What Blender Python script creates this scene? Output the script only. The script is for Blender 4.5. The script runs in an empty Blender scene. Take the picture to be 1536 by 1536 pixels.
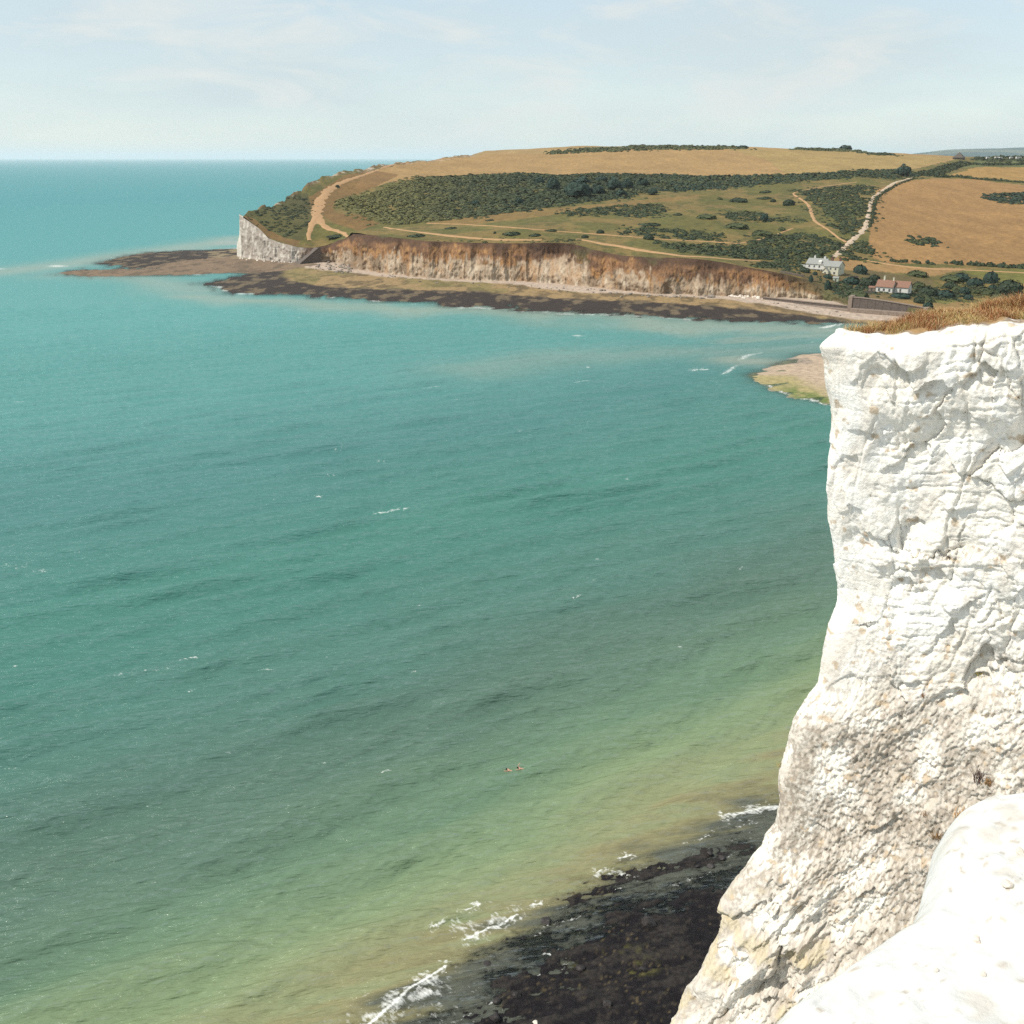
import bpy, bmesh, math, random
import numpy as np
from mathutils import Vector
R = math.radians
rng = np.random.default_rng(7)
random.seed(7)
scn = bpy.context.scene
COL = scn.collection

# ------------------------------------------------------------------ camera
CAM_Z, PITCH, F = 75.0, R(19.5), 1500.0
cam_d = bpy.data.cameras.new('camera')
cam_d.sensor_width = 36.0
cam_d.lens = 36.0 * F / 1536.0
cam_d.clip_start, cam_d.clip_end = 0.1, 200000.0
cam = bpy.data.objects.new('camera', cam_d)
COL.objects.link(cam)
cam.location = (0, 0, CAM_Z)
cam.rotation_euler = (math.pi / 2 - PITCH, 0, 0)
scn.camera = cam

# ------------------------------------------------------------------ sky, sun, exposure
SUN = Vector((-0.60, -0.16, 0.78)).normalized()
world = bpy.data.worlds.new('World')
scn.world = world
world.use_nodes = True
wt = world.node_tree
wt.nodes.clear()
w_out = wt.nodes.new('ShaderNodeOutputWorld')
w_bg = wt.nodes.new('ShaderNodeBackground')
w_sky = wt.nodes.new('ShaderNodeTexSky')
w_sky.sky_type = 'NISHITA'
w_sky.sun_disc = False
w_sky.sun_elevation = math.asin(SUN.z)
w_sky.sun_rotation = math.atan2(SUN.x, SUN.y)
w_sky.altitude = 0.0
w_sky.air_density = 1.0
w_sky.dust_density = 0.25
w_sky.ozone_density = 1.0
# thin high cloud veil, procedural, wherever one looks
w_tc = wt.nodes.new('ShaderNodeTexCoord')
w_map = wt.nodes.new('ShaderNodeMapping')
w_map.inputs['Scale'].default_value = (1.5, 1.5, 6.0)
w_map.inputs['Location'].default_value = (0.35, 0.0, 0.3)
w_n = wt.nodes.new('ShaderNodeTexNoise')
w_n.inputs['Scale'].default_value = 2.2
w_n.inputs['Detail'].default_value = 7.0
w_n.inputs['Roughness'].default_value = 0.55
w_r = wt.nodes.new('ShaderNodeMapRange')
w_r.inputs['From Min'].default_value = 0.38
w_r.inputs['From Max'].default_value = 0.68
w_r.inputs['To Min'].default_value = 0.62
w_r.inputs['To Max'].default_value = 0.93
w_mix = wt.nodes.new('ShaderNodeMixRGB')
w_mix.inputs['Color2'].default_value = (3.85, 4.5, 4.7, 1)
wt.links.new(w_tc.outputs['Generated'], w_map.inputs['Vector'])
wt.links.new(w_map.outputs['Vector'], w_n.inputs['Vector'])
wt.links.new(w_n.outputs['Fac'], w_r.inputs['Value'])
wt.links.new(w_r.outputs['Result'], w_mix.inputs['Fac'])
wt.links.new(w_sky.outputs['Color'], w_mix.inputs['Color1'])
w_n2 = wt.nodes.new('ShaderNodeTexNoise')
w_n2.inputs['Scale'].default_value = 4.5
w_n2.inputs['Detail'].default_value = 8.0
w_n2.inputs['Roughness'].default_value = 0.62
w_n2.inputs['Distortion'].default_value = 0.6
w_r2 = wt.nodes.new('ShaderNodeMapRange')
w_r2.inputs['From Min'].default_value = 0.50
w_r2.inputs['From Max'].default_value = 0.70
w_r2.inputs['To Max'].default_value = 0.85
w_mix2 = wt.nodes.new('ShaderNodeMixRGB')
w_mix2.inputs['Color2'].default_value = (4.85, 5.05, 4.95, 1)
wt.links.new(w_map.outputs['Vector'], w_n2.inputs['Vector'])
wt.links.new(w_n2.outputs['Fac'], w_r2.inputs['Value'])
wt.links.new(w_r2.outputs['Result'], w_mix2.inputs['Fac'])
wt.links.new(w_mix.outputs['Color'], w_mix2.inputs['Color1'])
wt.links.new(w_mix2.outputs['Color'], w_bg.inputs['Color'])
w_bg.inputs['Strength'].default_value = 0.15
wt.links.new(w_bg.outputs['Background'], w_out.inputs['Surface'])
sd_ = bpy.data.lights.new('sun', 'SUN')
sd_.energy = 4.2
sd_.angle = R(0.5)
sd_.color = (1.0, 0.955, 0.88)
sun = bpy.data.objects.new('sun', sd_)
COL.objects.link(sun)
sun.rotation_euler = SUN.to_track_quat('Z', 'Y').to_euler()
scn.view_settings.view_transform = 'Standard'
scn.view_settings.look = 'None'
scn.view_settings.exposure = 0.12
scn.view_settings.gamma = 1.0
scn.view_settings.use_curve_mapping = False
scn.render.engine = 'CYCLES'
cy = scn.cycles
cy.max_bounces = 6
cy.diffuse_bounces = 3
cy.glossy_bounces = 3
cy.transparent_max_bounces = 8
cy.volume_bounces = 1
cy.sample_clamp_indirect = 6.0
cy.sample_clamp_direct = 3.0
cy.use_denoising = False

# ------------------------------------------------------------------ pixel <-> world
CP, SP = math.cos(PITCH), math.sin(PITCH)
def ray(px, py):
    u = (np.asarray(px, float) - 768) / F
    v = (768 - np.asarray(py, float)) / F
    return u, CP + v * SP, -SP + v * CP
def gp(px, py, z=0.0):
    dx, dy, dz = ray(px, py)
    t = (z - CAM_Z) / dz
    return np.stack([dx * t, dy * t, np.zeros_like(t) + z], -1)
def yp(px, py, Y):
    dx, dy, dz = ray(px, py)
    t = np.asarray(Y, float) / dy
    return np.stack([dx * t, dy * t, CAM_Z + dz * t], -1)
def proj(P):
    P = np.asarray(P, float)
    x, y, z = P[..., 0], P[..., 1], P[..., 2] - CAM_Z
    d = np.maximum(y * CP - z * SP, 1e-3)
    return 768 + F * x / d, 768 - F * (y * SP + z * CP) / d

# ------------------------------------------------------------------ numpy noise
def _h(*ii, seed=0):
    h = np.full(ii[0].shape, (seed * 2654435761 + 1013904223) & 0xffffffff, np.uint64)
    for k, i in zip((374761393, 668265263, 2147483647), ii):
        h = (h ^ ((i.astype(np.int64).astype(np.uint64) & np.uint64(0xffffffff)) * np.uint64(k))) & np.uint64(0xffffffff)
        h = ((h ^ (h >> np.uint64(15))) * np.uint64(2246822519)) & np.uint64(0xffffffff)
        h = ((h ^ (h >> np.uint64(13))) * np.uint64(3266489917)) & np.uint64(0xffffffff)
    h = h ^ (h >> np.uint64(16))
    return h.astype(np.float64) / 4294967295.0
def vn(seed, *c):
    """value noise in 1 to 3 dimensions, 0..1"""
    c = np.broadcast_arrays(*[np.asarray(x, float) for x in c])
    fl = [np.floor(x) for x in c]
    fr = [x - f for x, f in zip(c, fl)]
    w = [f * f * f * (f * (f * 6 - 15) + 10) for f in fr]
    out = 0
    for m in range(1 << len(c)):
        ww = 1.0
        ii = []
        for k in range(len(c)):
            b = m >> k & 1
            ww = ww * (w[k] if b else 1 - w[k])
            ii.append(fl[k] + b)
        out = out + ww * _h(*ii, seed=seed)
    return out
def fbm(seed, *c, octs=4, gain=0.5, lac=2.03):
    a, s, t = 1.0, 0.0, 0.0
    for o in range(octs):
        s = s + a * vn(seed + 31 * o, *[np.asarray(x, float) * lac ** o + 13.7 * o for x in c])
        t += a
        a *= gain
    return s / t
def worley(seed, *c, full=False):
    """nearest distance, second distance and the random value of the nearest cell (2 or 3 dimensions)"""
    c = np.broadcast_arrays(*[np.asarray(x, float) for x in c])
    fl = [np.floor(x) for x in c]
    d1 = np.full(c[0].shape, 9.0); d2 = d1.copy(); idv = np.zeros_like(d1); off1 = [np.zeros_like(d1) for _ in c]
    n = len(c)
    for m in range(3 ** n):
        off = [(m // 3 ** k) % 3 - 1 for k in range(n)]
        ii = [f + o for f, o in zip(fl, off)]
        dv = [c[k] - ii[k] - _h(*ii, seed=seed + 7 * k + 1) for k in range(n)]
        d = np.sqrt(sum(q * q for q in dv))
        r = _h(*ii, seed=seed + 77)
        nearer = d < d1
        d2 = np.where(nearer, d1, np.minimum(d2, d))
        idv = np.where(nearer, r, idv)
        off1 = [np.where(nearer, q, o) for q, o in zip(dv, off1)]
        d1 = np.where(nearer, d, d1)
    return (d1, d2, idv, off1) if full else (d1, d2, idv)
def sst(a, b, x):
    t = np.clip((x - a) / (b - a), 0, 1)
    return t * t * (3 - 2 * t)
def inpoly(px, py, poly):
    inside = np.zeros(np.shape(px), bool)
    n = len(poly)
    for i in range(n):
        x1, y1 = poly[i][:2]; x2, y2 = poly[(i + 1) % n][:2]
        if y1 == y2: continue
        c = ((y1 > py) != (y2 > py)) & (px < (x2 - x1) * (py - y1) / (y2 - y1) + x1)
        inside ^= c
    return inside
def segdist(x, y, pts, closed=False):
    d = np.full(np.shape(x), 1e9)
    n = len(pts)
    for i in range(n if closed else n - 1):
        ax, ay = pts[i][:2]; bx, by = pts[(i + 1) % n][:2]
        ex, ey = bx - ax, by - ay
        t = np.clip(((x - ax) * ex + (y - ay) * ey) / max(ex * ex + ey * ey, 1e-9), 0, 1)
        d = np.minimum(d, np.hypot(x - ax - t * ex, y - ay - t * ey))
    return d
def sdist(x, y, pts):
    d = segdist(x, y, pts, True)
    return np.where(inpoly(x, y, pts), d, -d)
def mixc(a, b, t):
    return np.asarray(a)[..., :] * (1 - t[..., None]) + np.asarray(b) * t[..., None]

# ------------------------------------------------------------------ mesh and object helpers
def tag(o, label=None, cat=None, group=None, kind=None):
    if label: o['label'] = label
    if cat: o['category'] = cat
    if group: o['group'] = group
    if kind: o['kind'] = kind
    return o
def put_mesh(name, V, faces, mat, parent=None, col=None, smooth=True, attrs=None):
    """V (n,3); faces (m,k) integer array of equal-sized faces"""
    V = np.asarray(V, np.float32).reshape(-1, 3)
    faces = np.asarray(faces, np.int32)
    me = bpy.data.meshes.new(name)
    m, k = faces.shape
    me.vertices.add(len(V))
    me.vertices.foreach_set('co', V.ravel())
    me.loops.add(m * k)
    me.loops.foreach_set('vertex_index', faces.ravel())
    me.polygons.add(m)
    me.polygons.foreach_set('loop_start', np.arange(0, m * k, k, dtype=np.int32))
    me.polygons.foreach_set('loop_total', np.full(m, k, np.int32))
    me.polygons.foreach_set('use_smooth', np.full(m, smooth, bool))
    if col is not None:
        c4 = np.ones((len(V), 4), np.float32)
        c4[:, :3] = np.asarray(col).reshape(-1, 3)
        at = me.attributes.new('Col', 'FLOAT_COLOR', 'POINT')
        at.data.foreach_set('color', c4.ravel())
    for an, av in (attrs or {}).items():
        at = me.attributes.new(an, 'FLOAT', 'POINT')
        at.data.foreach_set('value', np.asarray(av, np.float32).ravel())
    me.update(calc_edges=True)
    me.validate()
    me.materials.append(mat)
    o = bpy.data.objects.new(name, me)
    COL.objects.link(o)
    if parent: o.parent = parent
    return o
def gridfaces(nr, nc):
    i = np.arange(nr - 1)[:, None] * nc + np.arange(nc - 1)[None, :]
    return np.stack([i, i + 1, i + nc + 1, i + nc], -1).reshape(-1, 4)
def empty(name, loc, rz=0.0):
    o = bpy.data.objects.new(name, None)
    COL.objects.link(o)
    o.location = loc
    o.rotation_euler = (0, 0, rz)
    return o
def bm_obj(name, bm, mat, parent=None, smooth=False):
    me = bpy.data.meshes.new(name)
    bmesh.ops.recalc_face_normals(bm, faces=bm.faces)
    bm.to_mesh(me); bm.free()
    for p in me.polygons: p.use_smooth = smooth
    me.materials.append(mat)
    o = bpy.data.objects.new(name, me)
    COL.objects.link(o)
    if parent: o.parent = parent
    return o
def bx(bm, x0, x1, y0, y1, z0, z1):
    vs = [bm.verts.new(p) for p in ((x0, y0, z0), (x1, y0, z0), (x1, y1, z0), (x0, y1, z0), (x0, y0, z1), (x1, y0, z1), (x1, y1, z1), (x0, y1, z1))]
    for f in ((0, 3, 2, 1), (4, 5, 6, 7), (0, 1, 5, 4), (1, 2, 6, 5), (2, 3, 7, 6), (3, 0, 4, 7)):
        bm.faces.new([vs[i] for i in f])
def prism(bm, pts, axis, a0, a1):
    """extrude a 2-D outline along x ('x') or y ('y')"""
    def P(p, a): return (a, p[0], p[1]) if axis == 'x' else (p[0], a, p[1])
    v0 = [bm.verts.new(P(p, a0)) for p in pts]
    v1 = [bm.verts.new(P(p, a1)) for p in pts]
    bm.faces.new(v0); bm.faces.new(v1[::-1])
    for i in range(len(pts)):
        j = (i + 1) % len(pts)
        bm.faces.new((v0[i], v0[j], v1[j], v1[i]))

# ------------------------------------------------------------------ materials
def new_mat(name):
    m = bpy.data.materials.new(name)
    m.use_nodes = True
    nt = m.node_tree
    return m, nt, nt.nodes['Principled BSDF'], nt.nodes, nt.links
def col_mat(name, color=None, rough=0.9, var=0.25, scale=1.0, bump=0.0, bscale=None, bdist=0.1, spec=0.2, detail=5.0, backlit=0.0):
    """vertex colour 'Col' (or one colour) varied by noise, with optional fine bump"""
    m, nt, bs, N, L = new_mat(name)
    tc = N.new('ShaderNodeTexCoord')
    n = N.new('ShaderNodeTexNoise')
    n.inputs['Scale'].default_value = scale
    n.inputs['Detail'].default_value = detail
    n.inputs['Roughness'].default_value = 0.6
    L.new(tc.outputs['Object'], n.inputs['Vector'])
    mr = N.new('ShaderNodeMapRange')
    mr.inputs['From Min'].default_value = 0.25
    mr.inputs['From Max'].default_value = 0.75
    mr.inputs['To Min'].default_value = 1 - var
    mr.inputs['To Max'].default_value = 1 + var
    L.new(n.outputs['Fac'], mr.inputs['Value'])
    mul = N.new('ShaderNodeVectorMath')
    mul.operation = 'SCALE'
    if color is None:
        at = N.new('ShaderNodeAttribute')
        at.attribute_name = 'Col'
        L.new(at.outputs['Color'], mul.inputs[0])
    else:
        mul.inputs[0].default_value = color[:3]
    L.new(mr.outputs['Result'], mul.inputs['Scale'])
    L.new(mul.outputs['Vector'], bs.inputs['Base Color'])
    bs.inputs['Roughness'].default_value = rough
    bs.inputs['Specular IOR Level'].default_value = spec
    if bump:
        b = N.new('ShaderNodeBump')
        b.inputs['Strength'].default_value = bump
        b.inputs['Distance'].default_value = bdist
        n2 = N.new('ShaderNodeTexNoise')
        n2.inputs['Scale'].default_value = bscale or scale * 4
        n2.inputs['Detail'].default_value = 6.0
        n2.inputs['Roughness'].default_value = 0.65
        L.new(tc.outputs['Object'], n2.inputs['Vector'])
        L.new(n2.outputs['Fac'], b.inputs['Height'])
        L.new(b.outputs['Normal'], bs.inputs['Normal'])
    return m

M_hill = col_mat('dry_grassland', var=0.22, scale=0.35, bump=0.7, bscale=0.6, bdist=0.5)
M_cliff_far = col_mat('weathered_far_cliff', var=0.28, scale=0.6, bump=0.8, bscale=1.2, bdist=0.4)
M_shore = col_mat('foreshore_rock', var=0.35, scale=0.5, bump=0.9, bscale=1.5, bdist=0.3)
M_reef = col_mat('wet_weed_reef', var=0.5, scale=2.5, bump=1.0, bscale=6.0, bdist=0.12, rough=0.65, spec=0.12)
M_chalk = col_mat('chalk_cliff', var=0.14, scale=8.0, detail=9.0, bump=0.8, bscale=14.0, bdist=0.045)
M_ledge = col_mat('bare_chalk_ledge', var=0.10, scale=14.0, detail=9.0, bump=0.5, bscale=38.0, bdist=0.012)
M_soil = col_mat('thin_soil', (0.30, 0.19, 0.09), var=0.4, scale=3.0)
M_path = col_mat('worn_path', (0.38, 0.225, 0.11), var=0.18, scale=0.4)
M_track = col_mat('chalk_track', (0.45, 0.34, 0.24), var=0.25, scale=0.4)
M_scrub = col_mat('scrub_leaves', var=0.35, scale=0.8, rough=0.75)
M_blade = col_mat('dry_blades', var=0.2, scale=6.0, rough=0.7)
M_twig = col_mat('brown_twig', (0.10, 0.06, 0.045), var=0.3, scale=8.0)
M_bark = col_mat('bark', (0.07, 0.05, 0.035), var=0.3, scale=2.0)
M_rock = col_mat('shore_boulder', (0.24, 0.20, 0.16), var=0.4, scale=0.7, bump=0.6, bscale=2.0, bdist=0.2)
M_wetrock = col_mat('wet_boulder', (0.035, 0.03, 0.028), var=0.4, scale=3.0, bump=0.6, bscale=6.0, bdist=0.05, rough=0.5)
M_stone = col_mat('pale_stone', (0.66, 0.58, 0.49), var=0.12, scale=20.0, bump=0.3, bscale=60, bdist=0.005)
M_white = col_mat('white_render', (0.60, 0.58, 0.53), var=0.1, scale=0.8)
M_cream = col_mat('cream_render', (0.56, 0.53, 0.41), var=0.08, scale=0.8)
M_slate = col_mat('pale_slate', (0.27, 0.27, 0.245), var=0.25, scale=2.0, rough=0.6)
M_tile = col_mat('terracotta_tile', (0.235, 0.13, 0.09), var=0.25, scale=2.0)
M_brick = col_mat('dark_brick', (0.15, 0.07, 0.05), var=0.2, scale=3.0)
M_glass = col_mat('dark_window', (0.03, 0.035, 0.04), var=0.1, scale=2.0, rough=0.15, spec=0.5)
M_timber = col_mat('weathered_timber', (0.10, 0.085, 0.07), var=0.25, scale=2.0)
M_conc = col_mat('weathered_concrete', (0.24, 0.185, 0.145), var=0.22, scale=0.8, bump=0.4, bscale=2.0, bdist=0.1)
M_conc_dark = col_mat('stained_concrete', (0.125, 0.10, 0.085), var=0.3, scale=0.8, bump=0.4, bscale=2.0, bdist=0.1)
M_skin = col_mat('skin', (0.52, 0.30, 0.21), var=0.05, scale=5)
M_hair = col_mat('dark_hair', (0.02, 0.015, 0.012), var=0.2, scale=20)
M_cloth_dark = col_mat('dark_clothing', (0.04, 0.045, 0.06), var=0.1, scale=5)
M_cloth_red = col_mat('red_swimwear', (0.45, 0.05, 0.04), var=0.1, scale=5)
M_far = col_mat('far_woods_and_fields', var=0.3, scale=0.01)

# ================================================================== THE SETTING
# ------------------------------------------------------------------ sea
def wave_tile(seed, L, n, lo, hi, dirn, spread, rms, expo=-1.9):
    r = np.random.default_rng(seed)
    k = np.fft.fftfreq(n, L / n) * 2 * np.pi
    kx, ky = np.meshgrid(k, k, indexing='xy')
    km = np.hypot(kx, ky) + 1e-9
    lam = 2 * np.pi / km
    amp = km ** expo * np.exp(-(lam / hi) ** 4) * np.exp(-(lo / lam) ** 4)
    c = np.abs((kx * dirn[0] + ky * dirn[1]) / km) ** spread
    h = np.fft.ifft2((r.normal(size=(n, n)) + 1j * r.normal(size=(n, n))) * amp * c).real
    return h / h.std() * rms
WD = (0.48, -0.877)
def tile_sample(T, L, x, y):
    n = T.shape[0]
    fx = (x / L % 1.0) * n; fy = (y / L % 1.0) * n
    ix = np.floor(fx).astype(int); iy = np.floor(fy).astype(int)
    tx = fx - ix; ty = fy - iy
    ix %= n; iy %= n
    jx = (ix + 1) % n; jy = (iy + 1) % n
    return (T[iy, ix] * (1 - tx) + T[iy, jx] * tx) * (1 - ty) + (T[jy, ix] * (1 - tx) + T[jy, jx] * tx) * ty

def bed_near_pts(l): return [tuple(gp(*p)[:2]) for p in l]
NEAR_ROCK = bed_near_pts([(1180, 1300), (1110, 1321), (1060, 1338), (1016, 1340), (964, 1346), (921, 1329), (882, 1329), (890, 1347), (852, 1340), (857, 1364), (880, 1380),
    (852, 1398), (870, 1410), (826, 1411), (792, 1430), (844, 1437), (850, 1450), (775, 1475), (800, 1490), (749, 1514), (758, 1550), (740, 1640), (1500, 1640), (1500, 1300)])
SHORE_A = gp(560, 1536)[:2]; SHORE_B = gp(1160, 1196)[:2]
_sd = (SHORE_B - SHORE_A) / np.linalg.norm(SHORE_B - SHORE_A)
SHORE_N = np.array([-_sd[1], _sd[0]])          # out to sea
def shore_d(x, y): return (x - SHORE_A[0]) * SHORE_N[0] + (y - SHORE_A[1]) * SHORE_N[1]
def near_bed(x, y):
    n = fbm(3, x / 5, y / 5, octs=4) - 0.5
    s = sdist(x, y, NEAR_ROCK) + n * 9
    z = np.where(s > 0, 0.05 * np.minimum(s, 9), 0.020 * s - .03)
    # ledges of the reef run along the shore
    q = (x * _sd[0] + y * _sd[1]); p = shore_d(x, y)
    led = fbm(9, (y * .97 - x * .25) / 1.1, (x * .97 + y * .25) / 4.5, octs=5, gain=.58) - 0.5
    lump = fbm(5, x / 0.8, y / 0.5, octs=4, gain=.6) - 0.5
    z = z + led * 0.62 + lump * 0.34 + (fbm(7, x / 0.28, y / 0.28, octs=2) - 0.5) * 0.16
    far = np.maximum(p - .8 + 9 * n + 9 * led, 0)
    return np.maximum(z - far * 0.13, -6.0)
MAIN_SHORE = bed_near_pts([(309, 426), (355, 438), (405, 441), (452, 441), (539, 448), (621, 453), (640, 453), (661, 459), (757, 461), (762, 455), (776, 465), (874, 469.5),
    (1000, 475), (1045, 479), (1160, 482), (1230, 484), (1290, 483), (1340, 486), (1700, 520), (1700, 420), (1233, 425), (527, 385), (440, 385), (359, 380), (355, 372), (314, 375),
    (246, 378), (191, 382), (149, 395.5), (191, 401), (260, 402), (200, 403.5), (123, 405), (85, 410), (137, 414), (246, 412), (355, 409), (369, 410), (350, 417)])
SPIT = bed_near_pts([(314, 367), (355, 358), (365, 358), (365, 366)])
def far_bed(x, y):
    n = fbm(21, x / 16, y / 34, octs=4) - 0.5
    s = np.maximum(sdist(x, y, MAIN_SHORE), sdist(x, y, SPIT)) + n * 16
    r = fbm(23, x / 4, y / 7, octs=3) - 0.5
    return np.clip(0.034 * s, -4, 2.3) + r * 0.45 * sst(60, 20, s), s
BANK = bed_near_pts([(1126, 563), (1135, 572), (1159, 583), (1202, 598), (1245, 606), (1400, 640), (1700, 650), (1700, 520), (1400, 522), (1236, 530), (1205, 532), (1178, 542), (1160, 553), (1135, 556)])
def bank_bed(x, y):
    n = fbm(33, x / 9, y / 22, octs=3) - 0.5
    s = sdist(x, y, BANK) + n * 5
    z = np.clip(np.where(s > 0, 0.035, .075) * s, -4, 0.9)
    ch = segdist(x, y, bed_near_pts([(1120, 557), (1180, 557), (1250, 559), (1400, 562)]))
    return z - 0.14 * np.exp(-(ch / 2.2) ** 2) - 0.0, s

# rows of the sea grid: about one row per picture row, out to the horizon
deps = np.concatenate([np.linspace(R(62), R(8), 900), np.geomspace(R(7.97), R(0.045), 200)])
Ys = CAM_Z / np.tan(deps)
As = np.concatenate([[-1.6, -1.1, -.85], np.linspace(-.66, .45, 520), [.6, .8, 1.1, 1.6]])
SY, SA = np.meshgrid(Ys, As, indexing='ij')
SX = SA * SY
step = np.gradient(Ys)[:, None]
w1 = wave_tile(1, 170.0, 512, 5.0, 15.0, WD, 34, 0.32)
w2 = wave_tile(2, 233.0, 512, 6.0, 22.0, (0.40, -0.915), 26, 0.17)
w3 = wave_tile(3, 83.0, 768, 0.8, 6.5, (0.36, -0.93), 4, 0.080, -1.6)
near_z = near_bed(SX[:620], SY[:620])
bed = np.full(SX.shape, -6.0)
bed[:620] = near_z
m_far = (SY > 440) & (SY < 1000) & (SA > -.75)
bed[m_far] = np.maximum(bed[m_far], far_bed(SX[m_far], SY[m_far])[0])
m_bank = (SY > 300) & (SY < 470) & (SX > 40)
bed[m_bank] = np.maximum(bed[m_bank], bank_bed(SX[m_bank], SY[m_bank])[0])
depth = np.maximum(-bed, 0)
shal = sst(0.0, 1.6, depth)
sw = (tile_sample(w1, 170.0, SX, SY) + tile_sample(w2, 233.0, SX + 40, SY)) * sst(11, 3.0, step)
gust = 0.6 + 0.8 * fbm(41, SX / 60, SY / 90, octs=2)
ch = tile_sample(w3, 83.0, SX, SY) * sst(4.2, 1.4, step) * gust
sea_z = sw * (0.35 + 0.65 * shal) + ch * (0.4 + 0.6 * shal)
sea_z = np.where(SY > 2500, 0, sea_z)
# breakers and whitecaps
foam = np.zeros(SX.shape)
BREAK = [([(659, 1458), (625, 1480), (601, 1501), (573, 1523), (552, 1540)], 0.75, 1.0), ([(775, 1371), (754, 1383), (728, 1394), (698, 1407)], 0.5, 1.0), ([(719, 1359), (698, 1368)], 0.45, .9),
    ([(668, 1384), (646, 1393)], 0.4, .9), ([(947, 1282), (925, 1289)], 0.4, 1.0), ([(907, 1301), (895, 1309)], 0.45, 1.0), ([(981, 1308), (947, 1316), (915, 1307)], 0.5, .75),
    ([(1170, 1210), (1119, 1218), (1089, 1222)], 0.8, .9), ([(814, 1353), (796, 1356)], 0.35, .9), ([(750, 1372), (690, 1392)], 1.6, .45), ([(640, 1495), (560, 1520)], 1.8, .5), ([(1040, 1322), (1000, 1330)], .4, .5),
    ([(840, 1430), (815, 1433)], .3, .6), ([(608, 761), (590, 764), (566, 765)], 0.8, .8), ([(484, 743), (470, 744)], 0.7, .8), ([(292, 988), (276, 991)], 0.5, .8), ([(250, 1005), (170, 1018)], 0.7, .5),
    ([(892, 690), (878, 691)], 0.9, .8), ([(130, 669), (105, 671)], 1.0, .55), ([(65, 858), (30, 848), (0, 846)], 0.7, .6), ([(40, 860), (0, 868)], .5, .5), ([(868, 896), (856, 899)], 0.5, .7), ([(1022, 974), (1010, 976)], 0.5, .7),
    ([(581, 1159), (574, 1161)], 0.35, .9), ([(1062, 553), (1036, 556)], 1.6, .8), ([(1110, 538), (1140, 530)], 1.5, .55), ([(1085, 560), (1110, 547)], 1.2, .6), ([(1150, 578), (1180, 592), (1250, 608)], 1.2, .65), ([(520, 672), (505, 674)], .8, .5), ([(650, 687), (640, 689)], .6, .6),
    ([(220, 685), (250, 681)], .7, .4), ([(880, 572), (865, 574)], 1.5, .6), ([(660, 582), (640, 584)], 1.3, .5), ([(872, 503), (862, 504)], 2.0, .6), ([(1232, 492), (1262, 486)], 2.0, .7), ([(450, 476), (440, 477)], 1.8, .5), ([(930, 713), (920, 714)], .6, .5), ([(415, 748), (405, 750)], .6, .5),
    ([(0, 403), (25, 401), (90, 399), (130, 397)], 5.0, .6), ([(309, 428), (355, 439.5), (405, 442.5), (452, 442.5), (539, 449.5), (621, 454.5)], 4.0, .55), ([(130, 416), (246, 413.5), (350, 410.5)], 4.0, .5), ([(661, 461), (757, 463)], 3.0, .5), ([(776, 467), (874, 471), (1000, 476.5), (1045, 481)], 3.0, .5)]
_r = random.Random(77)
for _ in range(120):
    y_ = 110 + 480 * _r.random() ** 1.4; x_ = y_ * _r.uniform(-.62, .30)
    if shore_d(x_, y_) < 14: continue
    u_, v_ = proj(np.array([[x_, y_, 0.], [x_ + _r.uniform(.5, 2.2) * (y_ / 200) ** .5, y_ + _r.uniform(0, .8), 0.]]))
    BREAK.append(([(u_[0], v_[0]), (u_[1], v_[1])], _r.uniform(.22, .42) * (y_ / 200) ** .7, _r.uniform(.45, .72)))
for _ in range(46):
    t_ = _r.uniform(-.1, 1.0); c_ = SHORE_A * (1 - t_) + SHORE_B * t_ - SHORE_N * _r.uniform(-1.5, 9)
    l_ = _r.uniform(1.2, 4.5)
    q_ = proj(np.array([[c_[0], c_[1], 0.], [c_[0] + l_ * .5, c_[1] + l_ * .5 * _r.uniform(.2, .5), 0.], [c_[0] + l_ * .97, c_[1] + l_ * _r.uniform(.2, .6), 0.]]))
    BREAK.append((list(zip(q_[0], q_[1])), _r.uniform(.12, .26), _r.uniform(.46, .64)))
for pts, w, s in BREAK:
    if w >= 1.2 and s < .9: s = min(.95, s * 1.4)
    pw = [tuple(gp(*p)[:2]) for p in pts]
    y0 = min(p[1] for p in pw) - 6 * w - 3; y1 = max(p[1] for p in pw) + 6 * w + 3
    r0, r1 = np.searchsorted(Ys, [y0, y1])
    x, y = SX[r0:r1], SY[r0:r1]
    wob = (fbm(61, x / (2.2 * w), y / (2.2 * w), octs=3) - 0.5) * 2.2 * w
    d = segdist(x + wob, y + wob, pw)
    patch = fbm(63, x / (0.9 * w), y / (0.9 * w), octs=3)
    near = sst(330, 230, y)
    core = np.exp(-(d / (w * (.32 * near + .8 * (1 - near)))) ** 2); lace = np.exp(-(d / (w * 2.2)) ** 2) * .72 * sst(.46, .64, patch)
    f = s * (.85 + .15 * near) * np.maximum(core * (.42 + .58 * sst(.25, .5, patch + .2 * (s > .7))), lace)
    foam[r0:r1] = np.maximum(foam[r0:r1], f)
    if s >= .7 and y1 < 300:
        sea_z[r0:r1] += 0.22 * min(1, w) * np.exp(-(d / (w * 0.9)) ** 2)
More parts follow.
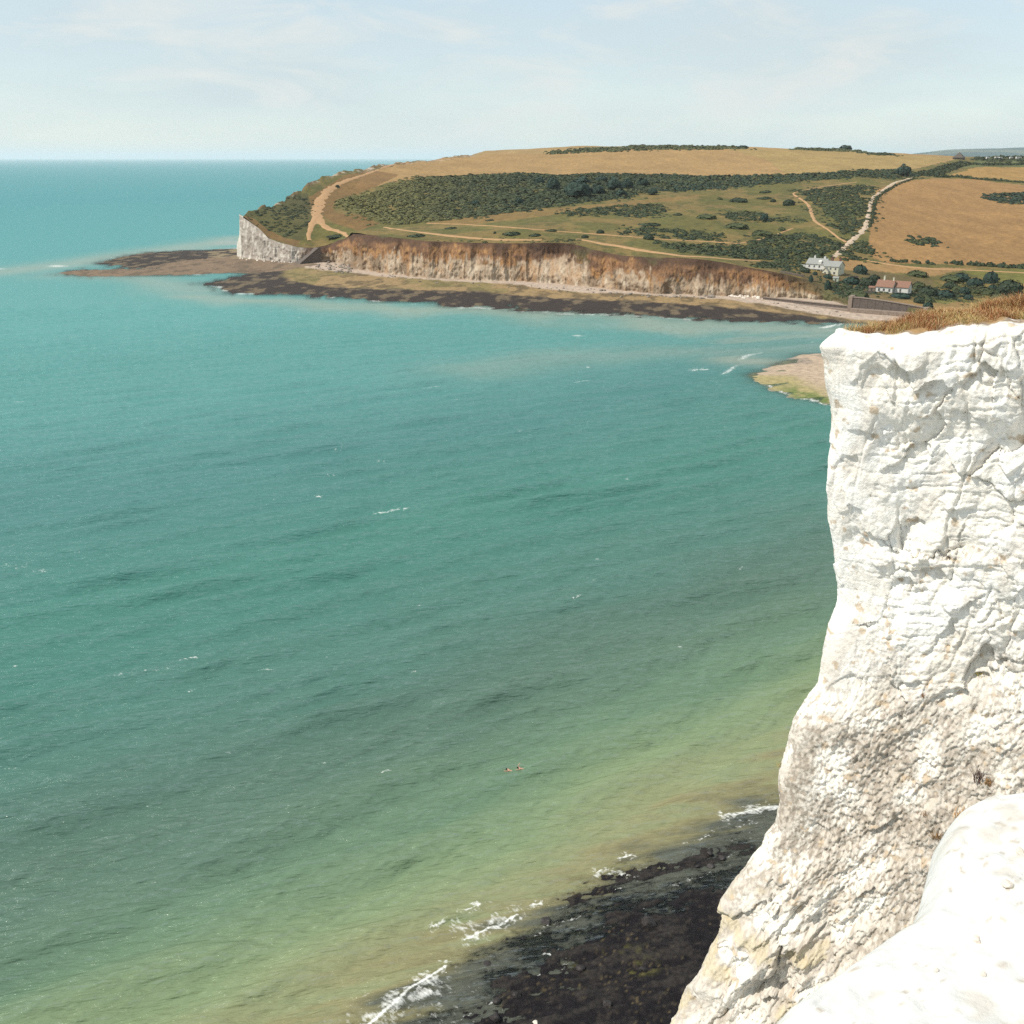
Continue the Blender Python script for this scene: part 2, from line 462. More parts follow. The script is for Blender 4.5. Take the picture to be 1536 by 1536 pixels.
# water body colour: suspended chalk and shallow sand near the shore, clear deeper water outside
p_ = shore_d(SX, SY)
nz = fbm(51, SX / 70, SY / 110, octs=3) - 0.5
nz2 = fbm(53, (SX * _sd[0] + SY * _sd[1]) / 26, p_ / 7, octs=3) - 0.5
pp = p_ + nz * np.clip(p_ * .5, 5, 34) + nz2 * 8
pp = pp + (fbm(57, (SX * .97 + SY * .25) / 9, (SY * .97 - SX * .25) / 1.6, octs=4) - .5) * 13 * sst(16, 2, p_)
stops = [(-25, (.088, .094, .075)), (-1.5, (.098, .102, .076)), (1.5, (.195, .176, .092)), (3.5, (.235, .218, .110)), (6.5, (.228, .242, .125)), (14, (.185, .240, .128)), (23, (.118, .188, .116)), (34, (.092, .154, .110)), (48, (.076, .142, .108)), (62, (.076, .164, .130)),
         (85, (.062, .172, .138)), (105, (.064, .184, .150)), (180, (.070, .188, .172)), (260, (.088, .240, .220)), (330, (.086, .246, .226)), (430, (.098, .276, .256)), (900, (.074, .258, .254)), (2000, (.048, .228, .240)), (1e5, (.04, .205, .235))]
sp = np.array([s[0] for s in stops]); sc_ = np.array([s[1] for s in stops])
wc = np.stack([np.interp(pp, sp, sc_[:, k]) for k in range(3)], -1)
# milky water round the far reef and the river mouth
milk = np.zeros(SX.shape)
for pts, w, s in [([(0, 408), (60, 402), (190, 384), (250, 375), (345, 357)], 26, .45), ([(100, 414), (250, 420), (330, 432)], 26, .35), ([(320, 440), (620, 460), (1000, 483), (1250, 492)], 16, .45), ([(760, 540), (950, 524), (1130, 527), (1260, 520)], 20, .22), ([(1100, 545), (1160, 552)], 14, .5), ([(1260, 500), (1130, 505)], 12, .35)]:
    pw = [tuple(gp(*p)[:2]) for p in pts]
    m = (SY > 300) & (SY < 1100) & (SA > -.8)
    d = segdist(SX[m] + nz[m] * 40, SY[m] + nz[m] * 60, pw)
    milk[m] = np.maximum(milk[m], s * np.exp(-(d / w) ** 2))
wc = mixc(wc, (.36, .33, .25), milk)
m, nt, bs, N, L = new_mat('sea_water')
N.remove(bs)
out = N['Material Output']
at = N.new('ShaderNodeAttribute'); at.attribute_name = 'Col'
ao = N.new('ShaderNodeAttribute'); ao.attribute_name = 'opac'
af = N.new('ShaderNodeAttribute'); af.attribute_name = 'foam'
tc = N.new('ShaderNodeTexCoord')
def nnoise(scale, detail, sx, sy, rot, rough=0.6):
    mp = N.new('ShaderNodeMapping')
    mp.vector_type = 'TEXTURE'
    mp.inputs['Rotation'].default_value = (0, 0, rot)
    mp.inputs['Scale'].default_value = (1 / sx, 1 / sy, 1)
    L.new(tc.outputs['Object'], mp.inputs['Vector'])
    n = N.new('ShaderNodeTexNoise')
    n.inputs['Scale'].default_value = scale
    n.inputs['Detail'].default_value = detail
    n.inputs['Roughness'].default_value = rough
    L.new(mp.outputs['Vector'], n.inputs['Vector'])
    return n
def bump(height, strength, dist, prev=None):
    b = N.new('ShaderNodeBump')
    b.inputs['Strength'].default_value = strength
    b.inputs['Distance'].default_value = dist
    L.new(height, b.inputs['Height'])
    if prev is not None: L.new(prev.outputs['Normal'], b.inputs['Normal'])
    return b
def crest(n, e):
    pw = N.new('ShaderNodeMath'); pw.operation = 'POWER'; pw.inputs[1].default_value = e
    L.new(n.outputs['Fac'], pw.inputs[0])
    return pw.outputs['Value']
rip1 = crest(nnoise(1.9, 3, 0.24, 1.0, R(11), .55), 1.3)
rip2 = crest(nnoise(0.26, 3, 0.16, 1.0, R(22), .5), 1.6)
rip3 = crest(nnoise(0.70, 3, 0.20, 1.0, R(14), .55), 1.5)
b1 = bump(rip1, 1, .70, bump(rip3, 1, 1.6, bump(rip2, 1, 2.2)))
# the body of the water shows the same ripples too, less sharply
bd = bump(rip1, .9, .26, bump(rip3, .9, .60, bump(rip2, .9, .8)))
dif = N.new('ShaderNodeBsdfDiffuse')
L.new(at.outputs['Color'], dif.inputs['Color'])
L.new(bd.outputs['Normal'], dif.inputs['Normal'])
trn = N.new('ShaderNodeBsdfTransparent')
trn.inputs['Color'].default_value = (0.62, 0.72, 0.66, 1)
mb = N.new('ShaderNodeMixShader')
L.new(ao.outputs['Fac'], mb.inputs['Fac'])
L.new(trn.outputs['BSDF'], mb.inputs[1])
L.new(dif.outputs['BSDF'], mb.inputs[2])
gl = N.new('ShaderNodeBsdfGlossy')
gl.inputs['Roughness'].default_value = 0.09
L.new(b1.outputs['Normal'], gl.inputs['Normal'])
fr = N.new('ShaderNodeFresnel'); fr.inputs['IOR'].default_value = 1.40
L.new(b1.outputs['Normal'], fr.inputs['Normal'])
fm = N.new('ShaderNodeMath'); fm.operation = 'MINIMUM'; fm.inputs[1].default_value = 0.28
L.new(fr.outputs['Fac'], fm.inputs[0])
mg = N.new('ShaderNodeMixShader')
L.new(fm.outputs['Value'], mg.inputs['Fac'])
L.new(mb.outputs['Shader'], mg.inputs[1])
L.new(gl.outputs['BSDF'], mg.inputs[2])
fd = N.new('ShaderNodeBsdfDiffuse'); fd.inputs['Color'].default_value = (.78, .77, .72, 1)
fnz = nnoise(2.2, 6, .6, 1.3, R(-37), 0.7)
fr1 = N.new('ShaderNodeMapRange'); fr1.inputs['From Min'].default_value = 0.3; fr1.inputs['From Max'].default_value = 0.7
fr1.inputs['To Min'].default_value = -0.75; fr1.inputs['To Max'].default_value = 0.0
L.new(fnz.outputs['Fac'], fr1.inputs['Value'])
fadd = N.new('ShaderNodeMath'); fadd.operation = 'ADD'
L.new(fr1.outputs['Result'], fadd.inputs[0]); L.new(af.outputs['Fac'], fadd.inputs[1])
fmul = N.new('ShaderNodeMath'); fmul.operation = 'MULTIPLY'; fmul.use_clamp = True; fmul.inputs[1].default_value = 1.5
L.new(fadd.outputs['Value'], fmul.inputs[0])
mf = N.new('ShaderNodeMixShader')
L.new(fmul.outputs['Value'], mf.inputs['Fac'])
L.new(mg.outputs['Shader'], mf.inputs[1]); L.new(fd.outputs['BSDF'], mf.inputs[2])
L.new(mf.outputs['Shader'], out.inputs['Surface'])
M_sea = m
opac = 1 - np.exp(-depth / 0.15)
sea = put_mesh('sea', np.stack([SX, SY, sea_z], -1), gridfaces(*SX.shape), M_sea, col=wc, attrs={'opac': opac, 'foam': np.clip(foam, 0, 1)})
tag(sea, kind='structure')

# ------------------------------------------------------------------ near reef under the chalk cliff
gx = np.arange(-34, 62, 0.22); gy = np.arange(44, 150, 0.24)
GY, GX = np.meshgrid(gy, gx, indexing='ij')
gz = near_bed(GX, GY)
k1 = fbm(71, GX / .8, GY / .5, octs=4, gain=.62); k2 = fbm(73, GX / 6, GY / 6, octs=3)
rc = mixc(np.broadcast_to((.011, .009, .010), GX.shape + (3,)), (.032, .026, .022), sst(.5, .75, k1))
green = sst(.56, .70, k2 + .16 * np.clip((shore_d(GX, GY) + 22) / -14, -1, 1)) * sst(.52, .66, fbm(74, GX / .9, GY / .5, octs=4))
rc = mixc(rc, (.13, .12, .03), green * .8)
speck = sst(.72, .80, fbm(75, GX / .24, GY / .20, octs=3)) * sst(.35, .6, k2)
rc = mixc(rc, (.22, .165, .075), speck * .32)
out_ = sst(2, 9, shore_d(GX, GY) + 6 * (k2 - .5))
rc = mixc(rc, (.26, .22, .12), out_)
q_ = GX * _sd[0] + GY * _sd[1]; pn_ = shore_d(GX, GY)
ledc = fbm(9, (GY * .97 - GX * .25) / 1.1, (GX * .97 + GY * .25) / 4.5, octs=5, gain=.58)
rc = mixc(rc, (.034, .029, .025), sst(.52, .70, ledc) * .8 * (1 - out_))  # ledge tops painted a lighter brown, as light catching along the relief
tag(put_mesh('reef', np.stack([GX, GY, gz], -1), gridfaces(*GX.shape), M_reef, col=rc), kind='structure')

# ------------------------------------------------------------------ sand bank of the river mouth
gx = np.arange(15, 330, 0.8); gy = np.arange(300, 470, 1.0)
GY, GX = np.meshgrid(gy, gx, indexing='ij')
gz, s_ = bank_bed(GX, GY)
PX, PY = proj(np.stack([GX, GY, gz], -1))
k1 = fbm(81, GX / 5, GY / 8, octs=4)
bc = np.broadcast_to((.40, .30, .21), GX.shape + (3,))
bc = mixc(bc, (.24, .19, .15), sst(.45, .7, k1) * sst(560, 545, PY) * .8)
low = sst(24, 8, s_ + (k1 - .5) * 16) * sst(560, 566, PY)
bc = mixc(bc, (.30, .25, .10), low * .8)
grn = sst(14, 4, s_ + (k1 - .5) * 10) * sst(1150, 1200, PX) * sst(570, 580, PY)
bc = mixc(bc, (.12, .155, .042), grn * sst(.3, .55, k1))
bc = mixc(bc, (.20, .19, .16), sst(0.06, -0.2, gz))
tag(put_mesh('sand_bank', np.stack([GX, GY, gz], -1), gridfaces(*GX.shape), M_shore, col=bc), kind='structure')

# ------------------------------------------------------------------ far coast: lines of the cliff top, its foot and the back edge
FRONT = [(359, 323, 385), (375, 333, 387), (390, 344, 389), (402, 357, 390), (420, 364, 392), (434, 367.5, 394), (448, 371, 394), (470, 372, 393.5), (496, 366.5, 393), (506, 361, 394), (520, 357, 398),
    (530, 351, 403), (550, 352, 407), (570, 354, 409.5), (605, 358, 413.5), (640, 361.5, 417), (700, 364, 420), (752, 365, 422), (790, 365, 423), (818, 364, 424), (860, 366, 428), (888, 374, 431), (921, 381, 434), (940, 384, 436),
    (991, 386.5, 441), (1041, 388, 442.6), (1090, 394.5, 444.5), (1127, 402, 446), (1165, 408.5, 447.3), (1202, 418, 448.5), (1233, 427, 450), (1250, 440, 452), (1272, 447, 458), (1290, 449, 463), (1330, 454, 466), (1383, 465, 474), (1440, 480, 486), (1536, 498, 503), (1700, 520, 524)]
fa, fY, fz, fbY = [], [], [], []
for px, pt, pb in FRONT:
    b = gp(px, pb, 2.0)
    dx, dy, dz = ray(px, pt)
    h0 = CAM_Z + dz * b[1] / dy
    Yt = b[1] + 0.42 * max(h0 - 2.0, 0.3)
    T = yp(px, pt, Yt)
    fa.append(T[0] / T[1]); fY.append(Yt); fz.append(T[2]); fbY.append(b[1])
fa, fY, fz, fbY = map(np.array, (fa, fY, fz, fbY))
BACK = [(358, 323, 803), (372, 315, 828), (390, 311, 850), (408, 306.5, 872), (428, 302, 890), (430, 294, 915), (452, 284, 955), (455, 279, 965), (476, 268, 1015), (480, 265, 1025), (520, 257, 1125), (560, 250, 1210), (600, 243, 1310), (630, 239.5, 1390), (685, 235, 1490), (715, 229.5, 1600), (740, 225.5, 1720), (800, 222, 2200)]
ba, bY_, bz = [], [], []
for px, py, Y in BACK:
    T = yp(px, py, Y); ba.append(T[0] / T[1]); bY_.append(Y); bz.append(T[2])
ba, bY_, bz = map(np.array, (ba, bY_, bz))
INNER = [(430, 322, 838), (470, 312, 885), (470, 342, 805), (450, 355, 785), (500, 282, 1000), (500, 330, 830), (560, 259, 1150), (560, 320, 860), (600, 341, 780), (530, 346, 728),
    (600, 300, 930), (600, 270, 1090), (700, 336, 780), (700, 300, 930), (700, 263, 1190), (700, 243, 1400), (760, 350, 680), (850, 347, 690), (850, 320, 800), (850, 290, 960), (850, 262, 1200), (850, 240, 1440), (860, 219, 1700), (780, 224, 1700),
    (960, 371, 625), (1000, 365, 655), (1000, 340, 735), (1000, 310, 860), (1000, 285, 990), (1000, 265, 1190), (1000, 240, 1430), (1000, 220, 1680), (1150, 390, 618), (1150, 350, 720), (1150, 310, 890), (1150, 275, 1090), (1150, 264, 1180), (1150, 240, 1420), (1120, 221, 1640),
    (1240, 418, 574), (1250, 396, 622), (1270, 350, 735), (1290, 300, 920), (1330, 268, 1130), (1300, 250, 1280), (1290, 228, 1640), (1400, 396, 660), (1400, 350, 770), (1400, 310, 930), (1430, 267, 1190), (1400, 250, 1370), (1430, 236, 1600),
    (1500, 400, 660), (1500, 350, 785), (1500, 310, 940), (1500, 276, 1150), (1500, 256, 1360), (1520, 243, 1560), (1330, 438, 546), (1420, 430, 588), (1500, 430, 592), (1450, 455, 545), (1536, 460, 535),
    (1660, 400, 665), (1660, 320, 900), (1660, 275, 1170), (1660, 243, 1580), (1660, 440, 570)]
ctl = [yp(*q) for q in INNER] + [np.array([a * Y, Y, z]) for a, Y, z in zip(fa, fY, fz)] + [np.array([a * Y, Y, z]) for a, Y, z in zip(ba[:-1], bY_[:-1], bz[:-1])]
for a in (.03, .15, .3, .45, .56):
    ctl += [np.array([a * 2150, 2150, 62]), np.array([a * 2600, 2600, 30])]
ctl = np.array(ctl)
def tq(x, y): return np.stack([1.7 * x / y, np.log(y)], -1)
CQ = tq(ctl[:, 0], ctl[:, 1])
def tk(r2): return 0.5 * r2 * np.log(r2 + 1e-12)
n_ = len(CQ)
K = tk(((CQ[:, None] - CQ[None]) ** 2).sum(-1)) + np.eye(n_) * 2e-4
Pm = np.concatenate([np.ones((n_, 1)), CQ], 1)
sol = np.linalg.solve(np.block([[K, Pm], [Pm.T, np.zeros((3, 3))]]), np.concatenate([ctl[:, 2], np.zeros(3)]))
def hill_z(x, y, rough=True):
    sh = np.shape(x)
    x = np.ravel(x).astype(float); y = np.ravel(y).astype(float)
    q = tq(x, y)
    z = np.empty(len(q))
    for i in range(0, len(q), 40000):
        c = q[i:i + 40000]
        r2 = (c[:, None, 0] - CQ[None, :, 0]) ** 2 + (c[:, None, 1] - CQ[None, :, 1]) ** 2
        z[i:i + 40000] = tk(r2) @ sol[:n_] + sol[n_] + c @ sol[n_ + 1:]
    if rough:
        yf = np.interp(x / y, fa, fY)
        z = z + (fbm(91, x / 38, y / 45, octs=4) - 0.5) * 2.2 * sst(5, 60, y - yf)
    return z.reshape(sh)
def on_hill(px, py):
    dx, dy, dz = ray(px, py)
    a = float(dx / dy)
    Y = np.linspace(float(np.interp(a, fa, fY)) + 1, 2300, 700)
    zr = CAM_Z + dz / dy * Y
    zt = hill_z(a * Y, Y)
    k = np.argmax(zt >= zr)
    if zt[k] < zr[k]: k = int(np.argmin(zr - zt))
    return Vector((a * Y[k], Y[k], float(zt[k])))

# ------------------------------------------------------------------ the hill, with its fields
NC, NR = 760, 420
HA = np.concatenate([np.linspace(fa[0], fa[0] + .012, 30)[:-1], np.linspace(fa[0] + .012, .60, NC)])
hf = np.interp(HA, fa, fY)
hb = np.interp(HA, np.append(ba, ba[-1] + .05), np.append(bY_, 2500.0))
hb = np.maximum(hb, hf + 0.5)
t = np.linspace(0, 1, NR) ** 1.35
HY = hf[None, :] + (hb - hf)[None, :] * t[:, None]
HX = HA[None, :] * HY
HZ = hill_z(HX, HY)
stepd = np.floor(HA * 420 + 3 * fbm(99, HA * 160, HA * 0, octs=2))
rag = (fbm(98, HA * 130, HA * 0, octs=2) - .5) * 4.5 + (_h(stepd, seed=98) - .5) * 1.2 + (fbm(97, HA * 500, HA * 0, octs=3) - .5) * 1.4
HZ = HZ + rag[None, :] * sst(.90, 1.0, np.linspace(0, 1, NR))[:, None] * (HA < ba[-3])[None, :] * sst(fa[0], fa[0] + .02, HA)[None, :]
HPX, HPY = proj(np.stack([HX, HY, HZ], -1))
wx = HPX + (fbm(101, HX / 12, HY / 20, octs=3) - .5) * 7
wy = HPY + (fbm(103, HX / 12, HY / 20, octs=3) - .5) * 2.4
nl = fbm(105, HX / 30, HY / 40, octs=4); nm = fbm(107, HX / 8, HY / 10, octs=4)
hc = mixc(np.broadcast_to((.108, .093, .024), HX.shape + (3,)), (.165, .115, .037), sst(.42, .62, nl))
hc = mixc(hc, (.078, .078, .021), sst(.52, .66, nm) * .7)
def field(poly, c, s=1.0, soft=None):
    global hc
    m = inpoly(wx, wy, poly).astype(float) * s
    hc = mixc(hc, c, m)
TANFIELD = [(545, 262), (590, 247), (690, 234), (715, 228), (740, 222), (860, 214), (1120, 216), (1270, 220), (1430, 232), (1436, 238), (1380, 252), (1330, 258), (1180, 264), (1080, 266), (990, 263), (820, 264), (700, 264), (640, 266), (600, 270), (560, 280), (530, 285)]
field(TANFIELD, (.290, .178, .070))
field([(1090, 222), (1270, 226), (1430, 237), (1385, 250), (1330, 257), (1180, 262), (1150, 240)], (.275, .190, .068), .8)
field([(700, 226), (860, 214), (940, 217), (820, 232), (740, 230), (700, 236)], (.28, .19, .08), .7)
field([(1315, 284), (1345, 274), (1400, 267), (1460, 269), (1536, 278), (1750, 290), (1750, 415), (1536, 400), (1400, 396), (1330, 394), (1306, 386), (1303, 350), (1308, 310)], (.262, .146, .054))
field([(1420, 264), (1465, 251), (1750, 249), (1750, 272), (1536, 271), (1470, 266)], (.28, .165, .052))
field([(1435, 252), (1465, 240), (1750, 232), (1750, 250), (1465, 250)], (.095, .105, .035))
field([(455, 300), (520, 262), (560, 255), (600, 262), (540, 290), (505, 300), (500, 318), (540, 322), (570, 335), (540, 346), (500, 335), (478, 315), (462, 330)], (.165, .090, .030), .85)
field([(362, 318), (400, 306), (432, 292), (462, 290), (468, 330), (455, 360), (430, 366), (400, 352)], (.070, .064, .021), .9)
field([(362, 322), (380, 335), (402, 357), (430, 366), (445, 371), (452, 362), (425, 357), (400, 342), (378, 326)], (.15, .086, .031), .9)
field([(640, 334), (760, 318), (860, 310), (1000, 297), (1080, 290), (1000, 302), (900, 316), (800, 326), (700, 338)], (.20, .120, .040), .75)
field([(1235, 395), (1260, 384), (1310, 396), (1400, 402), (1470, 402), (1400, 413), (1330, 408), (1270, 405)], (.29, .165, .066), .85)
field([(1440, 404), (1560, 404), (1750, 410), (1750, 425), (1500, 426), (1470, 416)], (.125, .118, .026), .9)
field([(1300, 442), (1340, 444), (1385, 456), (1440, 452), (1500, 462), (1440, 490), (1380, 470), (1320, 456)], (.24, .145, .055), .8)
field([(1380, 444), (1420, 448), (1450, 450), (1420, 456), (1385, 452)], (.12, .115, .03), .8)
brink = sst(.93, .985, np.linspace(0, 1, NR))[:, None] * (HA < ba[-3])[None, :]
hc = mixc(hc, (.16, .095, .045), brink * sst(.4, .6, nm) * .8)
hc = mixc(hc, (.48, .42, .34), brink * sst(.58, .68, fbm(113, HX / 5, HY / 5, octs=3)) * .8)
field([(1195, 410), (1300, 404), (1400, 420), (1400, 450), (1300, 450), (1230, 450)], (.115, .082, .036), .75)
hc = hc * (0.82 + 0.36 * fbm(108, HX / 22, HY / 40, octs=4))[..., None]
hc = hc * (0.80 + 0.4 * fbm(109, HX / 3, HY / 5, octs=3))[..., None]
# furrow-like grain of the mown fields
hc = hc * (0.93 + 0.14 * vn(111, HX / 1.6, HY / 2.4))[..., None]
hill = put_mesh('hill', np.stack([HX, HY, HZ], -1), gridfaces(*HX.shape), M_hill, col=np.clip(hc, 0.01, 1))
tag(hill, kind='structure')
# seaward cliff along the back edge of the headland
sel = np.where(HA < ba[-2] + .004)[0]
zz = np.linspace(0, 1, 14)
BXg = HX[-1, sel][None, :] - 6 * (1 - zz[:, None]) ** 1.5; BYg = HY[-1, sel][None, :] + 2 * (1 - zz[:, None]); BZg = -1 + (HZ[-1, sel][None, :] + 1) * zz[:, None]
BXg = BXg + (fbm(121, BYg / 6, BZg / 9, octs=3) - .5) * 4 * (1 - zz[:, None])
tag(put_mesh('seaward_cliff', np.stack([BXg, BYg, BZg], -1), gridfaces(*BXg.shape), M_cliff_far, col=np.broadcast_to((.62, .58, .50), BXg.shape + (3,))), kind='structure')

# ------------------------------------------------------------------ the far cliff face
CA = np.concatenate([np.linspace(fa[0], np.interp(1272, [f[0] for f in FRONT], fa), 1500), np.linspace(np.interp(1273, [f[0] for f in FRONT], fa), fa[-1], 220)])
cY0 = np.interp(CA, fa, fbY); cY1 = np.interp(CA, fa, fY); cZ1 = np.interp(CA, fa, fz)
NV = 52
v = np.linspace(0, 1, NV)[:, None]
px_c = np.interp(CA, fa, [f[0] for f in FRONT])[None, :]
zlo = np.where(px_c > 1272, -3.5, -0.6)
zc = zlo + (cZ1[None, :] - zlo) * v
soil = sst(440, 470, px_c)
brk = 0.52 + .16 * (fbm(131, px_c / 60, px_c * 0, octs=3) - .5) * 2
prof = np.where(v < brk, 0.30 * v / brk, 0.30 + 0.70 * (v - brk) / (1 - brk))
prof = prof * soil + v * (1 - soil)
Yc = cY0[None, :] + (cY1 - cY0)[None, :] * prof
s_m = CA[None, :] * Yc
Hh = np.maximum(cZ1[None, :], 1)
bay = fbm(133, s_m / 26, s_m * 0, octs=3) - .5
gul = 1 - np.abs(2 * vn(135, s_m / 6.5 + .8 * bay + v * .4, v * 1.2) - 1)
gul2 = 1 - np.abs(2 * vn(137, s_m / 2.6, v * 2) - 1)
fine = fbm(139, s_m / 1.4, zc / 2.2, octs=3) - .5
alc = 0
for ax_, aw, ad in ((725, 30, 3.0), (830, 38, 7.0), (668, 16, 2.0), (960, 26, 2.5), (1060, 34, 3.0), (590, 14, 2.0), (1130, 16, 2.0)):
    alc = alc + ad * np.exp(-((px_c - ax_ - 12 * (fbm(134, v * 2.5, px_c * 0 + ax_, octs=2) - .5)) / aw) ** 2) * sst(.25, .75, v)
env = np.minimum(1, 4 * (1 - v)) * np.minimum(1, Hh / 9) * sst(1272, 1262, px_c)
dis = (bay * 7 * soil + (gul ** .7 - .55) * (1.2 + 3.6 * soil) + (gul2 - .5) * 1.3 + fine * 1.8 - alc * soil) * env
low_ = sst(.16, 0, v) * (1.5 + 2.5 * fbm(141, s_m / 9, v, octs=2)) * sst(1272, 1262, px_c)      # fallen material at the foot
Yc = Yc - dis - low_
Xc = CA[None, :] * (Yc + dis * .75 + low_) - dis * .25
nA = fbm(143, s_m / 7, zc / 12, octs=4); nB = fbm(145, s_m / 1.8, zc / 3.2, octs=4); nC = fbm(147, s_m / 20, zc / 9, octs=3)
chalk_c = mixc(np.broadcast_to((.34, .255, .175), Xc.shape + (3,)), (.46, .37, .27), sst(.48, .72, nB))
chalk_c = mixc(chalk_c, (.215, .150, .095), sst(.46, .66, nA) * .85)
chalk_c = mixc(chalk_c, (.36, .19, .075), sst(.55, .75, fbm(142, s_m / 3.2, zc / 9, octs=4)) * .4)
earth = mixc(np.broadcast_to((.245, .128, .060), Xc.shape + (3,)), (.125, .066, .036), sst(.38, .58, nC))
earth = mixc(earth, (.37, .20, .075), sst(.56, .72, nB) * .6)
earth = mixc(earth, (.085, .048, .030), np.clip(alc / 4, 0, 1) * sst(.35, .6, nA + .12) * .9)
k = sst(-.10, .10, v - brk + (nB - .5) * .55 + (nA - .5) * .35)
cc = mixc(chalk_c, earth, k)
cc = mixc(cc, (.075, .043, .028), sst(.82, .93, v + (nA - .5) * .35) * .85)
cc = mixc(cc, (.095, .09, .04), sst(.60, .72, nC) * sst(.55, .8, v) * .6)
wh = mixc(np.broadcast_to((.31, .265, .22), Xc.shape + (3,)), (.47, .42, .36), sst(.48, .68, nB))
wh = mixc(wh, (.27, .23, .19), sst(.5, .7, nA) * .6)
cc = mixc(wh, cc, np.broadcast_to(soil, v.shape[:1] + soil.shape[1:]))
pale = sst(1165, 1200, px_c) * sst(.55, .35, v)
cc = mixc(cc, (.48, .40, .29), np.broadcast_to(pale * .7, Xc.shape))
veg = sst(1150, 1230, px_c) * sst(.35, .65, v + (nA - .5) * .6)
cc = mixc(cc, (.085, .070, .035), veg * .9)
cc = mixc(cc, (.10, .095, .04), np.broadcast_to(sst(1228, 1240, px_c), Xc.shape) * sst(.3, .6, nA))
tag(put_mesh('far_cliff', np.stack([Xc, Yc, zc], -1), gridfaces(*Xc.shape), M_cliff_far, col=cc), kind='structure')

# ------------------------------------------------------------------ foreshore under the far cliff
SHa = np.linspace(-.60, .52, 900); SHy = np.concatenate([np.linspace(470, 640, 100), np.linspace(642, 900, 90)])
FY, FA = np.meshgrid(SHy, SHa, indexing='ij')
FX = FA * FY
fzb, fs = far_bed(FX, FY)
fzb = fzb - 3.5 * sst(.33, .36, FA) * sst(520, 535, FY) - 3 * sst(.395, .41, FA)
FPX, FPY = proj(np.stack([FX, FY, fzb * 0], -1))
n1 = fbm(151, FX / 6, FY / 11, octs=4); n2 = fbm(153, FX / 22, FY / 40, octs=3); n3 = fbm(155, FX / 2, FY / 3, octs=3)
rowj = FPY + (n1 - .5) * 5 + (n2 - .5) * 5
bp = [430, 480, 574, 690, 757, 874, 990, 1080, 1150, 1220, 1268, 1400]
beach_b = np.interp(FPX, bp, [399, 409, 420, 428, 431, 444, 449.5, 454, 462, 473, 479, 486])
yel_b = np.interp(FPX, [430, 504, 574, 690, 757, 874, 990, 1080, 1150, 1200, 1233, 1400], [426, 433, 438, 440, 444, 452, 457, 463, 469, 474, 479, 492])
fc = mixc(np.broadcast_to((.036, .026, .021), FX.shape + (3,)), (.125, .092, .055), sst(.52, .68, n1))
yel = mixc(np.broadcast_to((.265, .178, .085), FX.shape + (3,)), (.13, .090, .045), sst(.48, .68, n1))
yel = mixc(yel, (.15, .135, .045), sst(.56, .7, n2) * .5)
bea = mixc(np.broadcast_to((.42, .325, .25), FX.shape + (3,)), (.30, .235, .185), sst(.5, .75, n3) * .7)
inner = sst(425, 445, FPX + (n2 - .5) * 40)
fc = mixc(fc, yel, sst(1.2, -1.2, rowj - yel_b) * inner)
fc = mixc(fc, bea, sst(1.0, -1.0, FPY + (n1 - .5) * 3.5 - beach_b) * sst(395, 430, FPX))
brown = inpoly(FPX + (n2 - .5) * 10, FPY + (n1 - .5) * 5, [(60, 410), (137, 405), (191, 403.5), (246, 397), (300, 391), (355, 386), (440, 392), (480, 402), (430, 407), (355, 412), (246, 416), (137, 418)])
fc = mixc(fc, mixc(np.broadcast_to((.20, .135, .085), FX.shape + (3,)), (.12, .085, .055), sst(.45, .7, n1)), brown * .9)
yl = inpoly(FPX, FPY + (n1 - .5) * 3, [(312, 379), (340, 375), (372, 374), (372, 384), (410, 389), (440, 394), (400, 394), (330, 391), (312, 388)])
fc = mixc(fc, (.25, .19, .11), yl * .75 * sst(.35, .55, n1))
fc = mixc(fc, (.44, .36, .29), inpoly(FPX, FPY, [(356, 383), (402, 389), (440, 393), (440, 397), (400, 392.5), (356, 388)]) * .9)
tag(put_mesh('foreshore', np.stack([FX, FY, fzb], -1), gridfaces(*FX.shape), M_shore, col=fc), kind='structure')

# ------------------------------------------------------------------ far hills inland
ga = np.linspace(.30, .75, 260); gy = np.linspace(10500, 19000, 60)
QY, QA = np.meshgrid(gy, ga, indexing='ij')
QX = QA * QY
prof_px = np.interp(QA, [yp(q, 230, 14000)[0] / 14000 for q in (1340, 1370, 1420, 1470, 1536, 1700)], [0, 60, 105, 122, 140, 150])
zt = prof_px + 75 * (prof_px > 0) * 0 + (fbm(161, QX / 900, QY / 1600, octs=4) - .5) * 40
QZ = np.where(prof_px > 0, (zt + 68) * np.exp(-((QY - 14000) / 3000) ** 2), -5) - 3
fn = fbm(163, QX / 420, QY / 900, octs=3)
qc = mixc(np.broadcast_to((.020, .045, .035), QX.shape + (3,)), (.09, .10, .06), sst(.5, .58, fn))
tag(put_mesh('far_hills', np.stack([QX, QY, QZ], -1), gridfaces(*QX.shape), M_far, col=qc), kind='structure')

